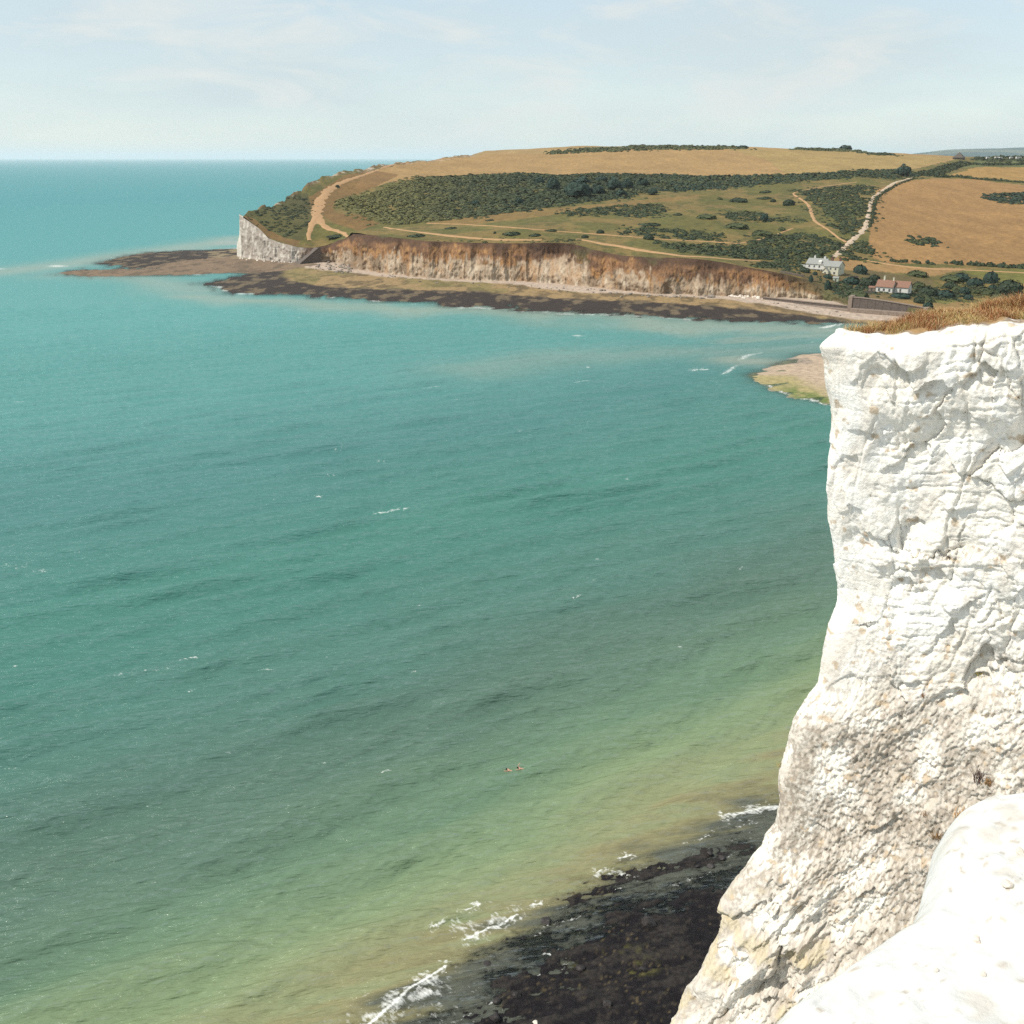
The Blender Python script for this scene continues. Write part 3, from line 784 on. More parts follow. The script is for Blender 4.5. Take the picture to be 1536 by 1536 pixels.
# ------------------------------------------------------------------ chalk promontory in front
SIL = [(1240, 505), (1233, 525), (1240, 545), (1243, 590), (1247, 612), (1246, 650), (1241, 690), (1238, 740), (1243, 800), (1250, 850), (1256, 880), (1255, 905), (1240, 940), (1233, 990), (1226, 1030), (1205, 1055),
       (1187, 1085), (1178, 1130), (1167, 1165), (1165, 1205), (1158, 1240), (1145, 1255), (1140, 1275), (1120, 1300), (1108, 1325), (1085, 1370), (1060, 1430), (1035, 1490), (1003, 1536)]
nose = []
for i, (px, py) in enumerate(SIL):
    Yn = 28.0 - 2.6 * max(0, (py - 900) / 640.0)
    nose.append(yp(px, py, Yn))
nose = np.array(nose)
hz = nose[0, 2] - nose[:, 2]
ends = nose[-1] + (nose[-1] - nose[-6]) / (nose[-6, 2] - nose[-1, 2]) * nose[-1, 2]
hz = np.append(hz, nose[0, 2]); NX = np.append(nose[:, 0], ends[0] * .3 + nose[-1, 0] * .7); NYv = np.append(nose[:, 1], nose[-1, 1] - 3)
Z0 = nose[0, 2]
ss = np.concatenate([np.linspace(-9, -1.4, 60)[:-1], np.linspace(-1.4, 9.6, 460)[:-1], np.linspace(9.6, 27, 90)])
th0, th1, th2 = R(191), R(330), R(287)
th = th0 + (th1 - th0) * sst(-0.85, 0.85, ss) + (th2 - th1) * sst(9.5, 16, ss)
dsx = np.gradient(ss)
plx = np.cumsum(np.cos(th) * dsx); ply = np.cumsum(np.sin(th) * dsx)
i0 = int(np.argmin(np.abs(th - R(254))))
plx -= plx[i0]; ply -= ply[i0]
hh = np.concatenate([np.linspace(0, 31, 880)[:-1], np.linspace(31, Z0 + 1, 70)])
H_, S_ = np.meshgrid(hh, ss, indexing='ij')
bx_ = np.interp(hh, hz, NX)[:, None]; by_ = np.interp(hh, hz, NYv)[:, None]
# smooth copy of the nose line for the flank, so its kinks fade away from the corner
kern = np.hanning(181); kern /= kern.sum()
def smo(a): return np.convolve(np.pad(a, 90, mode='edge'), kern, mode='valid')
bxs = smo(bx_[:, 0])[:, None]; bys = smo(by_[:, 0])[:, None]
wk = np.exp(-(np.maximum(np.abs(S_ - .1), 0) / 1.6) ** 2)
CX = plx[None, :] + bx_ * wk + bxs * (1 - wk)
CY = ply[None, :] + by_ * wk + bys * (1 - wk)
topz = Z0 + np.interp(ss, [-9, -1, 0, 1.0, 2.2, 4, 6, 8, 12, 27], [.5, .02, 0, .12, .22, .62, .86, 1.0, 1.6, 2.2]) + (fbm(171, ss / .7, ss * 0, octs=4) - .5) * .35
CZ = topz[None, :] - H_ * (topz[None, :] + 1.0) / (Z0 + 1.0)
nx_ = np.sin(th)[None, :]; ny_ = -np.cos(th)[None, :]                  # outward normal in plan
# skewed frame: fractures lean down to the left
A_ = S_ * .92 + H_ * .30; B_ = H_ - .35 * S_
w0 = (fbm(183, S_ / 1.2, H_ / 1.2, octs=4) - .5) * 1.3; w1_ = (fbm(185, S_ / 1.2, H_ / 1.2, octs=4) - .5) * 1.3
e1, e2, id1, (ea, eb) = worley(181, A_ / 2.0 + w0 * .7, B_ / 2.7 + w1_ * .7, full=True)
f1, f2, id2, (fa1, fb1) = worley(187, A_ / .75 + w0 * .8, B_ / 1.25 + w1_ * .8, full=True)
h1, h2, id3, (ha1, hb1) = worley(188, A_ / .24 + w0, B_ / .34 + w1_, full=True)
big = fbm(191, A_ / 3.2, B_ / 6.0, octs=4) - .5
mid = fbm(192, A_ / .9, B_ / 1.5, octs=5) - .5
rid = 1 - np.abs(2 * fbm(193, A_ / 1.3, B_ / 3.2, octs=4) - 1)
fin = fbm(195, S_ / .20, H_ / .20, octs=4) - .5
grit = fbm(197, S_ / .07, H_ / .09, octs=2) - .5
g1, g2, _g = worley(199, S_ / .16, H_ / .14)
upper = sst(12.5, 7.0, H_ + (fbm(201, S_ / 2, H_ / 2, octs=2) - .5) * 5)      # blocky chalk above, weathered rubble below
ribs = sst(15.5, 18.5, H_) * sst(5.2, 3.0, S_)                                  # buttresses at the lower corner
# each block faces its own way; some stand proud with a sharp underside, others have spalled away
tilt1 = ea * (_h(np.floor(id1 * 9973), seed=5) - .5) + eb * (_h(np.floor(id1 * 9973), seed=6) - .35)
tilt2 = fa1 * (_h(np.floor(id2 * 9973), seed=7) - .5) + fb1 * (_h(np.floor(id2 * 9973), seed=8) - .35)
proud = sst(.62, .50, id1 * 0 + e1) * sst(.45, .6, id1)
under = sst(.55, .46, f1) * (id2 > .62) * np.clip(.35 + fb1, 0, .8)
scar = sst(.55, .44, f1) * (id2 < .22) * np.clip(.45 - fb1, 0, .9)
crackm = sst(.50, .64, fbm(202, S_ / 1.6, H_ / 2.2, octs=2))
top_b = sst(3.4, 1.6, H_ + (fbm(204, S_ / 1.1, S_ * 0, octs=2) - .5) * 2.4)     # the overhanging block layer under the turf
disp = big * 1.0 + mid * .28
disp = disp + .72 * upper * ((id1 - .5) * .45 + tilt1 * .52 + tilt2 * .16 + under * .26 - scar * .34 - .12 * crackm * sst(.10, .0, e2 - e1) - .05 * crackm * sst(.12, 0, f2 - f1) + (id3 - .5) * .03 - .05 * sst(.62, .72, fbm(206, S_ / .9, H_ / .10, octs=3)) - .10 * sst(.040, 0, np.abs(fbm(208, S_ / 1.4, H_ / 5.0, octs=4) - .5)))
disp = disp + top_b * .30
disp = disp + (1 - upper) * ((rid - .6) * .20 + under * .10 - scar * .12 - .012 * sst(.0, .5, g1) + grit * .13 + (id3 - .5) * .022)
disp = disp + ribs * ((rid - .55) * 1.1 + (id1 - .5) * .6 + tilt1 * .6 + tilt2 * .3 - .12 * sst(.12, 0, e2 - e1))
disp = disp + fin * .085 + grit * .025
edge_f = sst(0, .35, H_)
cornr = .28 + .72 * sst(.2, 2.2, np.abs(S_ - .1))
disp = disp * (.25 + .75 * edge_f) * cornr
CX = CX + nx_ * disp; CY = CY + ny_ * disp
# rounded lip at the top edge
lip = np.exp(-H_ / .16)
CX = CX - nx_ * lip * .22; CY = CY - ny_ * lip * .22
pn = fbm(203, S_ / .8, H_ / .8, octs=4); pn2 = fbm(205, A_ / .5, B_ / 1.6, octs=4)
ck = mixc(np.broadcast_to((.83, .775, .685), H_.shape + (3,)), (.87, .83, .76), sst(.4, .6, pn))
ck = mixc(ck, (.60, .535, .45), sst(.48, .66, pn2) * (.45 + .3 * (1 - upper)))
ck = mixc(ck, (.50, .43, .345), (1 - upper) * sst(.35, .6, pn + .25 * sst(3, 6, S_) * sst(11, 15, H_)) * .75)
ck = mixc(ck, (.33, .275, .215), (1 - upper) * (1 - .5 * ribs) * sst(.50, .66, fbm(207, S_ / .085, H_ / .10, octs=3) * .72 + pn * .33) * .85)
ck = mixc(ck, (.52, .40, .27), sst(.73, .80, fbm(209, S_ / .3, H_ / .25, octs=3)) * .8)
ck = mixc(ck, (.60, .50, .30), ribs * sst(.60, .72, pn) * .5)
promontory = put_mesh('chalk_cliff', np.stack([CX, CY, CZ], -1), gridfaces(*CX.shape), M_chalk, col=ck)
tag(promontory, kind='structure')
# its top, between the front and the back edges
jf = np.where(ss >= ss[i0])[0]
fx_, fy_, fz_ = CX[0, jf], CY[0, jf], CZ[0, jf]
bi = np.interp(ss[jf], [ss[i0], 9.0, 27], [ss[i0], -8.9, -9.0])
kx = np.interp(bi, ss, CX[0]); ky = np.interp(bi, ss, CY[0]); kz = np.interp(bi, ss, CZ[0])
W = np.linspace(0, 1, 60)[:, None]
TX = fx_ + (kx - fx_) * W; TY = fy_ + (ky - fy_) * W
span = np.hypot(kx - fx_, ky - fy_)[None, :]
wd = W * span
TZ = fz_ + (kz - fz_) * W + .12 * (1 - np.exp(-wd / .25)) + np.minimum(.10 * wd, .30) * sst(.6, 3, ss[jf])[None, :] * np.sin(np.pi * np.clip(W, 0, 1)) ** .5
TZ = TZ + (fbm(211, TX / .9, TY / .9, octs=4) - .5) * .22 * np.minimum(1, wd / .4) * np.minimum(1, 4 * (1 - W))
bare = sst(.55, .15, wd + (fbm(213, TX / .5, TY / .5, octs=3) - .5) * .9) + sst(1.0, .2, ss[jf])[None, :]
tc_ = mixc(np.broadcast_to((.30, .19, .09), TX.shape + (3,)), (.78, .74, .67), np.clip(bare, 0, 1))
tc_ = mixc(tc_, (.13, .085, .05), np.clip(1 - np.abs(np.clip(bare, 0, 1) - .45) / .35, 0, 1) * .8)
M_top = col_mat('cliff_top_ground', var=0.25, scale=3.0, bump=.5, bscale=12, bdist=.05)
tag(put_mesh('cliff_top', np.stack([TX, TY, TZ + .004], -1), gridfaces(*TX.shape), M_top, col=tc_), kind='structure')

# ------------------------------------------------------------------ chalk ledge beside the photographer
LEDGE = [(1150, 1600), (1190, 1536), (1250, 1483), (1310, 1441), (1360, 1406), (1398, 1384), (1420, 1366), (1432, 1330), (1440, 1290), (1450, 1243), (1470, 1212), (1500, 1197), (1536, 1191), (1600, 1186), (1750, 1180)]
lp = np.array([gp(px, py, 72.9) for px, py in LEDGE])
lp = np.concatenate([[lp[0] + (lp[0] - lp[2]) * 3], lp, [lp[-1] + np.array([1.6, -.1, 0])]])
arc = np.concatenate([[0], np.cumsum(np.linalg.norm(np.diff(lp, axis=0), axis=1))])
q = np.linspace(0, arc[-1], 300)
ex = np.interp(q, arc, lp[:, 0]); ey = np.interp(q, arc, lp[:, 1])
kern = np.hanning(7); kern /= kern.sum()
def smo2(a, n=3): return np.convolve(np.pad(a, n, mode='edge'), kern, mode='valid')
ex, ey = smo2(ex), smo2(ey)
inn = np.array([.55, -.835])
w_in = np.concatenate([[-.10, -.09], np.linspace(-.08, .2, 60), np.linspace(.21, 3.2, 150)])
WI = w_in[:, None]
LX = ex + inn[0] * WI; LY = ey + inn[1] * WI
fc1, fc2, fid, (fca, fcb) = worley(231, LX / .55, LY / .4, full=True)
LZ = 72.9 + .025 * (fca * (_h(np.floor(fid * 9973), seed=9) - .5) + fcb * (_h(np.floor(fid * 9973), seed=10) - .5)) * sst(0, .22, fc2 - fc1) * np.minimum(1, np.maximum(WI + .08, 0) / .15) + .06 * (1 - np.exp(-np.maximum(WI, 0) / .30)) + .06 * np.maximum(WI, 0) - np.where(WI < 0, (np.abs(WI) / .08) ** 2 * .10, 0)
LZ = LZ + (fbm(221, LX / .35, LY / .35, octs=4) - .5) * .09 * np.minimum(1, np.maximum(WI + .08, 0) / .3) + (fbm(223, LX / .06, LY / .06, octs=3) - .5) * .028
# sheer drop below the rim
drop = np.concatenate([np.linspace(73, .5, 60)])[::-1]
drop = np.geomspace(.12, 73.5, 60)[::-1]
DX = ex + inn[0] * (-.10 + .02 * drop[:, None] ** .8) ; DY = ey + inn[1] * (-.10 + .02 * drop[:, None] ** .8); DZ = LZ[0][None, :] - drop[:, None]
LX = np.concatenate([DX, LX]); LY = np.concatenate([DY, LY]); LZ = np.concatenate([DZ, LZ])
ln = fbm(225, LX / .12, LY / .12, octs=4)
lc = mixc(np.broadcast_to((.66, .645, .605), LX.shape + (3,)), (.47, .41, .33), sst(.62, .76, ln) * .5)
lc = mixc(lc, (.42, .35, .27), sst(.74, .80, fbm(229, LX / .035, LY / .035, octs=3)) * .7)
tag(put_mesh('chalk_ledge', np.stack([LX, LY, LZ], -1), gridfaces(*LX.shape), M_ledge, col=lc), kind='structure')

# ================================================================== PATHS
def ribbon(name, pts, width, mat, lift=0.30):
    """pts in picture coordinates of the reference, laid on the hill; width in metres (one value or one per point)"""
    ws = width if isinstance(width, (list, tuple)) else [width] * len(pts)
    c, wl = [], []
    for i in range(len(pts) - 1):
        n = max(2, int(math.hypot(pts[i + 1][0] - pts[i][0], (pts[i + 1][1] - pts[i][1]) * 2) / 5))
        for k in range(n):
            f = k / n
            c.append(on_hill(pts[i][0] * (1 - f) + pts[i + 1][0] * f, pts[i][1] * (1 - f) + pts[i + 1][1] * f))
            wl.append(ws[i] * (1 - f) + ws[i + 1] * f)
    c.append(on_hill(*pts[-1])); wl.append(ws[-1])
    c = np.array(c); wl = np.array(wl)
    for _ in range(2):
        c[1:-1] = .25 * c[:-2] + .5 * c[1:-1] + .25 * c[2:]
    # refine in the plan
    arc = np.concatenate([[0], np.cumsum(np.hypot(np.diff(c[:, 0]), np.diff(c[:, 1])))])
    q = np.arange(0, arc[-1], 2.0)
    x = np.interp(q, arc, c[:, 0]); y = np.interp(q, arc, c[:, 1]); w = np.interp(q, arc, wl)
    tx, ty = np.gradient(x), np.gradient(y); l = np.hypot(tx, ty) + 1e-9
    nxx, nyy = -ty / l, tx / l
    cross = np.linspace(-.5, .5, 5)
    e = w[:, None] * cross[None, :] * (1 + .5 * (fbm(301, q[:, None] / 7, np.sign(cross)[None, :] * 5, octs=3) - .5) * 2)
    PX_, PY_ = x[:, None] + nxx[:, None] * e, y[:, None] + nyy[:, None] * e
    PZ_ = hill_z(PX_, PY_) + lift - .5 * (np.abs(cross)[None, :] > .45)
    o = put_mesh(name, np.stack([PX_, PY_, PZ_], -1), gridfaces(*PX_.shape), mat)
    return tag(o, kind='structure')
ribbon('path', [(615, 243), (585, 248), (560, 257.5), (530, 268), (508, 276), (492, 286), (481, 300), (476, 315), (475, 325), (479, 334), (490, 343), (510, 348), (528, 351.5)], [3, 4, 5, 6, 8, 9, 11, 11, 10, 9, 7, 5, 3], M_path)
ribbon('path', [(474, 326), (467, 340), (463, 352), (464, 362)], [7, 6, 4, 3], M_path, .36)
ribbon('path', [(577, 341), (600, 345), (640, 350), (690, 356), (740, 360), (815, 360.5)], [3, 5, 6, 6, 6, 3], M_path)
ribbon('path', [(866, 359), (885, 363), (905, 366.5), (940, 372), (980, 379), (1020, 384), (1070, 387), (1100, 390), (1140, 392)], [3, 5, 6, 6.5, 6, 5, 3, 2.5, 2], M_path)
ribbon('path', [(640, 335.5), (700, 337), (760, 341), (830, 347), (900, 352), (960, 357), (1000, 360), (1060, 363), (1110, 366), (1140, 360), (1165, 352), (1190, 343)], 1.8, M_path)
ribbon('path', [(1285, 273.5), (1262, 276), (1232, 281), (1206, 286), (1187, 290), (1200, 298), (1213, 307), (1217, 319), (1222, 333), (1238, 342), (1251, 352), (1262, 360), (1272, 365)], [2.5, 2.5, 2, 2.2, 3, 3, 3.4, 3.6, 3.2, 2.6, 2.6, 3, 3.5], M_path)
ribbon('chalk_track', [(1372, 266.5), (1352, 271), (1340, 275), (1324, 286), (1310, 295), (1305, 307), (1304, 319), (1300, 330), (1299, 341), (1290, 351), (1280, 359), (1272, 367), (1259, 380), (1249, 386)], [3, 4, 4.5, 4, 3.4, 3.4, 3.4, 4.2, 4.6, 4.8, 4.4, 4.6, 4.6, 6], M_track, .34)
ribbon('path', [(1289, 386), (1296, 390), (1306, 393), (1340, 398), (1370, 402), (1400, 404), (1440, 405), (1500, 408.5), (1560, 411), (1640, 414)], [2, 3, 3, 4, 4.5, 4, 3, 2.6, 2.6, 2.6], M_path)

# ================================================================== SCRUB, BUSHES AND TREES
def leaf_dome(seed, n, size, flat=.8, lobes=3, core=True):
    """a low bush of unit radius: n leaf clumps on a lumpy dome round a solid core; returns verts, quads, tone"""
    r = np.random.default_rng(seed)
    d = r.normal(size=(n, 3)); d[:, 2] = np.abs(d[:, 2]) * .9 + .02
    d /= np.linalg.norm(d, axis=1)[:, None]
    lob = r.normal(size=(lobes, 3)); lob[:, 2] = np.abs(lob[:, 2]); lob /= np.linalg.norm(lob, axis=1)[:, None]
    rad = .68 + .32 * np.clip((d @ lob.T).max(1), 0, 1) ** 3 + r.normal(size=n) * .06
    rad *= np.where(r.random(n) < .25, r.uniform(.7, 1, n), 1)
    p = d * rad[:, None] * np.array([1, 1, flat])
    nrm = d + r.normal(size=(n, 3)) * .26; nrm /= np.linalg.norm(nrm, axis=1)[:, None]
    u = np.cross(nrm, r.normal(size=(n, 3))); u /= np.linalg.norm(u, axis=1)[:, None]
    w = np.cross(nrm, u)
    s = (size * r.uniform(.6, 1.25, n))[:, None]
    V = np.stack([p - u * s - w * s * .7, p + u * s * .8 - w * s, p + u * s + w * s * .8, p - u * s * .7 + w * s], 1).reshape(-1, 3)
    Fq = np.arange(4 * n).reshape(-1, 4)
    tone = np.repeat(r.uniform(.8, 1.2, n), 4)
    if core:
        th = np.linspace(0, 2 * np.pi, 9)[:-1]
        rings = [(.80, -.1), (.80, .22 * flat), (.62, .50 * flat), (.25, .70 * flat)]
        b = len(V); cv = []
        for rr, z in rings:
            cv += [(rr * math.cos(t), rr * math.sin(t), z) for t in th]
        cf = [(b + 8 * i + k, b + 8 * i + (k + 1) % 8, b + 8 * i + 8 + (k + 1) % 8, b + 8 * i + 8 + k) for i in range(3) for k in range(8)]
        V = np.concatenate([V, cv]); Fq = np.concatenate([Fq, cf]); tone = np.concatenate([tone, np.full(32, 1.0)])
    return V, Fq, tone
SMALL = [leaf_dome(400 + i, 34, .30, flat=.75 + .1 * (i % 3)) for i in range(6)]
G_DARK, G_MID, G_OLIVE, G_BLUE = (.036, .050, .027), (.060, .072, .030), (.105, .098, .036), (.028, .050, .036)
G_SKY = (.105, .115, .05)  # leaf green lightened: distance haze put into the colour of the skyline woods
def join_domes(P, Rr, Hs, Cs, protos, seed):
    r = np.random.default_rng(seed)
    Vs, Fs, Ts = [], [], []
    b = 0
    for i in range(len(P)):
        V, Fq, tn = protos[int(r.integers(len(protos)))]
        a = r.uniform(0, 6.283); c, s = math.cos(a), math.sin(a)
        v_ = np.stack([(V[:, 0] * c - V[:, 1] * s) * Rr[i], (V[:, 0] * s + V[:, 1] * c) * Rr[i] * r.uniform(.8, 1.2), V[:, 2] * Hs[i]], -1) + P[i]
        Vs.append(v_); Fs.append(Fq + b); b += len(v_)
        Ts.append(tn[:, None] * np.asarray(Cs[i])[None, :])
    return np.concatenate(Vs), np.concatenate(Fs), np.concatenate(Ts)
def scrub(name, poly, spacing, rad, hgt, cols, label, cat, seed, gap=.0, kind='stuff', light_left=None):
    wp = [on_hill(*p) for p in poly]
    xs = [p.x for p in wp]; ys = [p.y for p in wp]
    r = np.random.default_rng(seed)
    area = abs(sum(xs[i] * ys[(i + 1) % len(xs)] - xs[(i + 1) % len(xs)] * ys[i] for i in range(len(xs)))) / 2
    n = int(area / spacing ** 2 * ((max(xs) - min(xs)) * (max(ys) - min(ys)) / max(area, 1)))
    x = r.uniform(min(xs), max(xs), n); y = r.uniform(min(ys), max(ys), n)
    k = inpoly(x + (fbm(seed, x / 9, y / 9, octs=2) - .5) * 10, y + (fbm(seed + 1, x / 9, y / 9, octs=2) - .5) * 14, [(p.x, p.y) for p in wp])
    wpl = [(p.x, p.y) for p in wp]
    fringe = (sdist(x, y, wpl) < 2) & (sdist(x, y, wpl) > -14) & (r.random(n) < .22)
    k |= fringe
    k &= (y < np.interp(x / y, HA, hb) - 5) & (y > np.interp(x / y, HA, hf) + 1.5)
    if gap: k &= fbm(seed + 3, x / 14, y / 20, octs=2) > gap
    x, y = x[k], y[k]
    z = hill_z(x, y)
    big = fbm(seed + 5, x / 13, y / 13, octs=2)
    rr = r.uniform(*rad, len(x)) * (.75 + .6 * big)
    hh_ = rr * r.uniform(*hgt, len(x))
    tt = np.clip(big * 1.6 - .3 + r.normal(size=len(x)) * .22, 0, 1)
    C = mixc(np.broadcast_to(cols[0], (len(x), 3)), cols[1], tt)
    C = mixc(C, G_OLIVE, (r.random(len(x)) < .14) * .7)
    rr = np.where(fringe[k], rr * .6, rr); hh_ = np.where(fringe[k], hh_ * .55, hh_)
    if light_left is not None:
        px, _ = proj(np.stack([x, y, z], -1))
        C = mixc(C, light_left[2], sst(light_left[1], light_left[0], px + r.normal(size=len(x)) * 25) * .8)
    V, Fq, T = join_domes(np.stack([x, y, z - .15 * hh_], -1), rr, hh_, C, SMALL, seed)
    o = put_mesh(name, V, Fq, M_scrub, col=T, smooth=False)
    return tag(o, label, cat, kind=kind)
S = [
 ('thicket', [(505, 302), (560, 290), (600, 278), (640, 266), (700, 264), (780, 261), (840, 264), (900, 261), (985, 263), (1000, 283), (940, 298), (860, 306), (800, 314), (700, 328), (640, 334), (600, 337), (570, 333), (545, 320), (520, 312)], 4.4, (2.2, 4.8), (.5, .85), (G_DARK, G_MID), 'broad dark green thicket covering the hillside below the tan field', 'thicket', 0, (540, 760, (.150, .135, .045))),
 ('thicket', [(985, 263), (1080, 265), (1180, 264), (1260, 259), (1330, 255), (1378, 260), (1372, 266), (1330, 267), (1250, 269), (1180, 274), (1100, 281), (995, 288)], 4.4, (2.2, 4.2), (.6, 1.0), (G_BLUE, G_MID), 'dark belt of thicket tapering right to the chalk track', 'thicket', 0, None),
 ('scrub', [(832, 322), (870, 314), (930, 309), (985, 307), (1000, 312), (995, 322), (960, 327), (900, 326)], 4.0, (1.8, 3.0), (.45, .7), (G_DARK, G_MID), 'low dark scrub on the green slope just below the right end of the thicket', 'scrub', .22, None),
 ('scrub', [(925, 350), (960, 342), (1010, 342), (1060, 350), (1085, 353), (1090, 360), (1050, 363), (1000, 358)], 3.4, (1.6, 2.8), (.5, .8), (G_DARK, G_MID), 'band of scrub along the upper side of the thin footpath', 'scrub', .22, None),
 ('scrub', [(975, 368), (1020, 366), (1080, 370), (1120, 369), (1150, 355), (1200, 351), (1240, 359), (1268, 367), (1260, 376), (1238, 382), (1232, 391), (1200, 394), (1150, 391), (1100, 387), (1040, 381)], 3.2, (1.6, 3.0), (.55, .9), (G_DARK, G_MID), 'large dark scrub between the coast path and the white cottages', 'scrub', .12, None),
 ('scrub', [(1083, 321), (1110, 317), (1140, 321), (1150, 327), (1200, 329), (1215, 334), (1160, 335), (1090, 328)], 3.4, (1.6, 2.8), (.45, .7), (G_DARK, G_MID), 'long low scrub left of the sandy path bend, around the small round tree', 'scrub', .22, None),
 ('scrub', [(1195, 287), (1240, 282), (1300, 277), (1318, 282), (1304, 295), (1300, 313), (1296, 330), (1288, 345), (1275, 356), (1262, 351), (1242, 340), (1255, 330), (1240, 320), (1225, 309), (1212, 299)], 4.0, (1.9, 3.2), (.5, .8), (G_DARK, G_MID), 'dense scrub filling the wedge between the sandy path and the chalk track', 'scrub', .22, None),
 ('scrub', [(1282, 365), (1295, 360), (1310, 368), (1308, 380), (1290, 390), (1262, 390), (1258, 384), (1272, 376)], 3.0, (1.6, 2.6), (.55, .85), (G_DARK, G_MID), 'rounded scrub at the foot of the chalk track, behind the cottages', 'scrub', .22, None),
 ('scrub', [(375, 316), (410, 308), (440, 293), (462, 300), (463, 335), (448, 355), (420, 352), (390, 333)], 4.0, (1.3, 2.4), (.35, .6), (G_DARK, (.075, .078, .03)), 'low dark scrub on the headland left of the wide worn path', 'scrub', .30, None),
 ('woodland', [(815, 230), (930, 221), (1060, 217.6), (1120, 220.5), (1120, 224), (1000, 225), (900, 228), (830, 232)], 6.5, (3, 5), (.6, .95), (G_SKY, G_MID), 'long belt of wood on the skyline above the tan field', 'wood', .2, None),
 ('woodland', [(1180, 224.5), (1230, 222), (1260, 223), (1278, 223), (1300, 229), (1240, 227)], 6.0, (3, 5), (.7, 1.1), (G_SKY, G_MID), 'short belt of wood on the skyline right of the crest', 'wood', .1, None),
 ('woodland', [(1300, 230), (1340, 231.5), (1342, 234), (1302, 233)], 6.0, (2.5, 4), (.6, .9), (G_DARK, G_MID), 'small strip of wood at the right end of the skyline crest', 'wood', 0, None),
 ('woodland', [(1455, 239), (1500, 236), (1560, 235), (1640, 235), (1640, 241), (1560, 241), (1480, 243)], 7, (3, 5), (.7, 1.1), (G_DARK, G_MID), 'dark wood behind the white caravans', 'wood', .3, None),
 ('scrub', [(1355, 360), (1380, 357), (1400, 358), (1414, 366), (1395, 371), (1370, 367)], 3.2, (1.6, 2.6), (.6, .9), (G_DARK, G_MID), 'island of scrub in the lower part of the brown field', 'scrub', .2, None),
 ('scrub', [(1472, 297), (1500, 291), (1536, 290), (1640, 292), (1640, 309), (1536, 307), (1490, 302)], 4.4, (2.2, 3.6), (.6, .95), (G_BLUE, G_DARK), 'dark scrub island in the brown field cut by the right edge', 'scrub', .1, None),
 ('scrub', [(1385, 440), (1420, 436), (1445, 440), (1440, 448), (1400, 450), (1372, 446)], 2.6, (1.2, 2.2), (.6, .9), (G_DARK, G_MID), 'bushy ground right of the house with the terracotta roofs', 'scrub', .25, None),
 ('scrub', [(1240, 430), (1275, 426), (1320, 424), (1318, 432), (1290, 440), (1275, 447), (1250, 446), (1236, 436)], 2.5, (1.2, 2.2), (.6, .9), (G_BLUE, G_MID), 'dark garden scrub on the bank between the two white houses', 'scrub', .25, None),
 ('scrub', [(1203, 419), (1225, 424), (1262, 420), (1300, 416), (1322, 419), (1314, 430), (1314, 442), (1280, 448), (1246, 447), (1232, 434)], 2.3, (.9, 1.9), (.6, 1.0), (G_DARK, G_MID), 'tangled garden scrub below the cottages', 'scrub', .30, None),
 ('scrub', [(1368, 430), (1400, 430), (1440, 438), (1425, 450), (1385, 453), (1366, 445)], 2.4, (.9, 1.9), (.6, 1.0), (G_DARK, G_MID), 'scrub behind and right of the terracotta roofs', 'scrub', .30, None),
 ('scrub', [(1125, 398), (1165, 393), (1205, 396), (1212, 406), (1180, 407), (1150, 403)], 2.8, (1.3, 2.3), (.5, .8), (G_DARK, G_MID), 'dark scrub above the cliff edge left of the cottages', 'scrub', .22, None),
 ('scrub', [(640, 362), (700, 360), (760, 364), (800, 364), (850, 360), (870, 357), (860, 366), (800, 367), (700, 366), (645, 365)], 3.0, (1.2, 2.0), (.35, .6), (G_DARK, G_OLIVE), 'low scrub along the brink of the brown cliff', 'scrub', .30, None),
 ('scrub', [(1428, 428), (1470, 424), (1530, 430), (1536, 450), (1480, 450), (1440, 442)], 2.8, (1.3, 2.4), (.5, .8), (G_DARK, G_OLIVE), 'rough scrub on the valley floor behind the dry grass', 'scrub', .35, None),
]
for i, q in enumerate(S):
    scrub(q[0], q[1], q[2], q[3], q[4], q[5], q[6], q[7], 500 + 11 * i, gap=q[8], light_left=q[9])
def hedge(pts, w, h, label, seed, cols=(G_DARK, G_MID)):
    c = []
    for i in range(len(pts) - 1):
        for k in range(6):
            c.append(on_hill(pts[i][0] + (pts[i + 1][0] - pts[i][0]) * k / 6, pts[i][1] + (pts[i + 1][1] - pts[i][1]) * k / 6))
    c.append(on_hill(*pts[-1])); c = np.array(c)
    r = np.random.default_rng(seed)
    arc = np.concatenate([[0], np.cumsum(np.hypot(np.diff(c[:, 0]), np.diff(c[:, 1])))])
    n = int(arc[-1] * w / 5)
    q = r.uniform(0, arc[-1], n)
    x = np.interp(q, arc, c[:, 0]) + r.uniform(-.5, .5, n) * w; y = np.interp(q, arc, c[:, 1]) + r.uniform(-.5, .5, n) * w
    z = hill_z(x, y); rr = r.uniform(.5, .8, n) * h; hh_ = h * r.uniform(.6, 1.15, n) * (.7 + .6 * vn(seed, q / 12))
    C = mixc(np.broadcast_to(cols[0], (n, 3)), cols[1], r.random(n))
    V, Fq, T = join_domes(np.stack([x, y, z - .2], -1), rr, hh_, C, SMALL, seed)
    tag(put_mesh('hedge', V, Fq, M_scrub, col=T, smooth=False), label, 'hedge')
hedge([(1378, 263), (1400, 261), (1420, 254), (1445, 246), (1466, 247)], 14, 4.0, 'wide hedge climbing from the chalk track towards the pyramid roof', 803)
hedge([(1405, 266), (1440, 266), (1463, 269)], 5, 3.2, 'straight hedge along the top of the brown field', 805)
hedge([(1467, 269.5), (1490, 271), (1520, 273.5), (1560, 276), (1640, 280)], 5, 2.8, 'gappy hedge right of the field gate in the brown field top', 807)
hedge([(1470, 248), (1500, 248), (1540, 247), (1640, 247)], 7, 3.6, 'dark hedge above the small ochre field', 809)
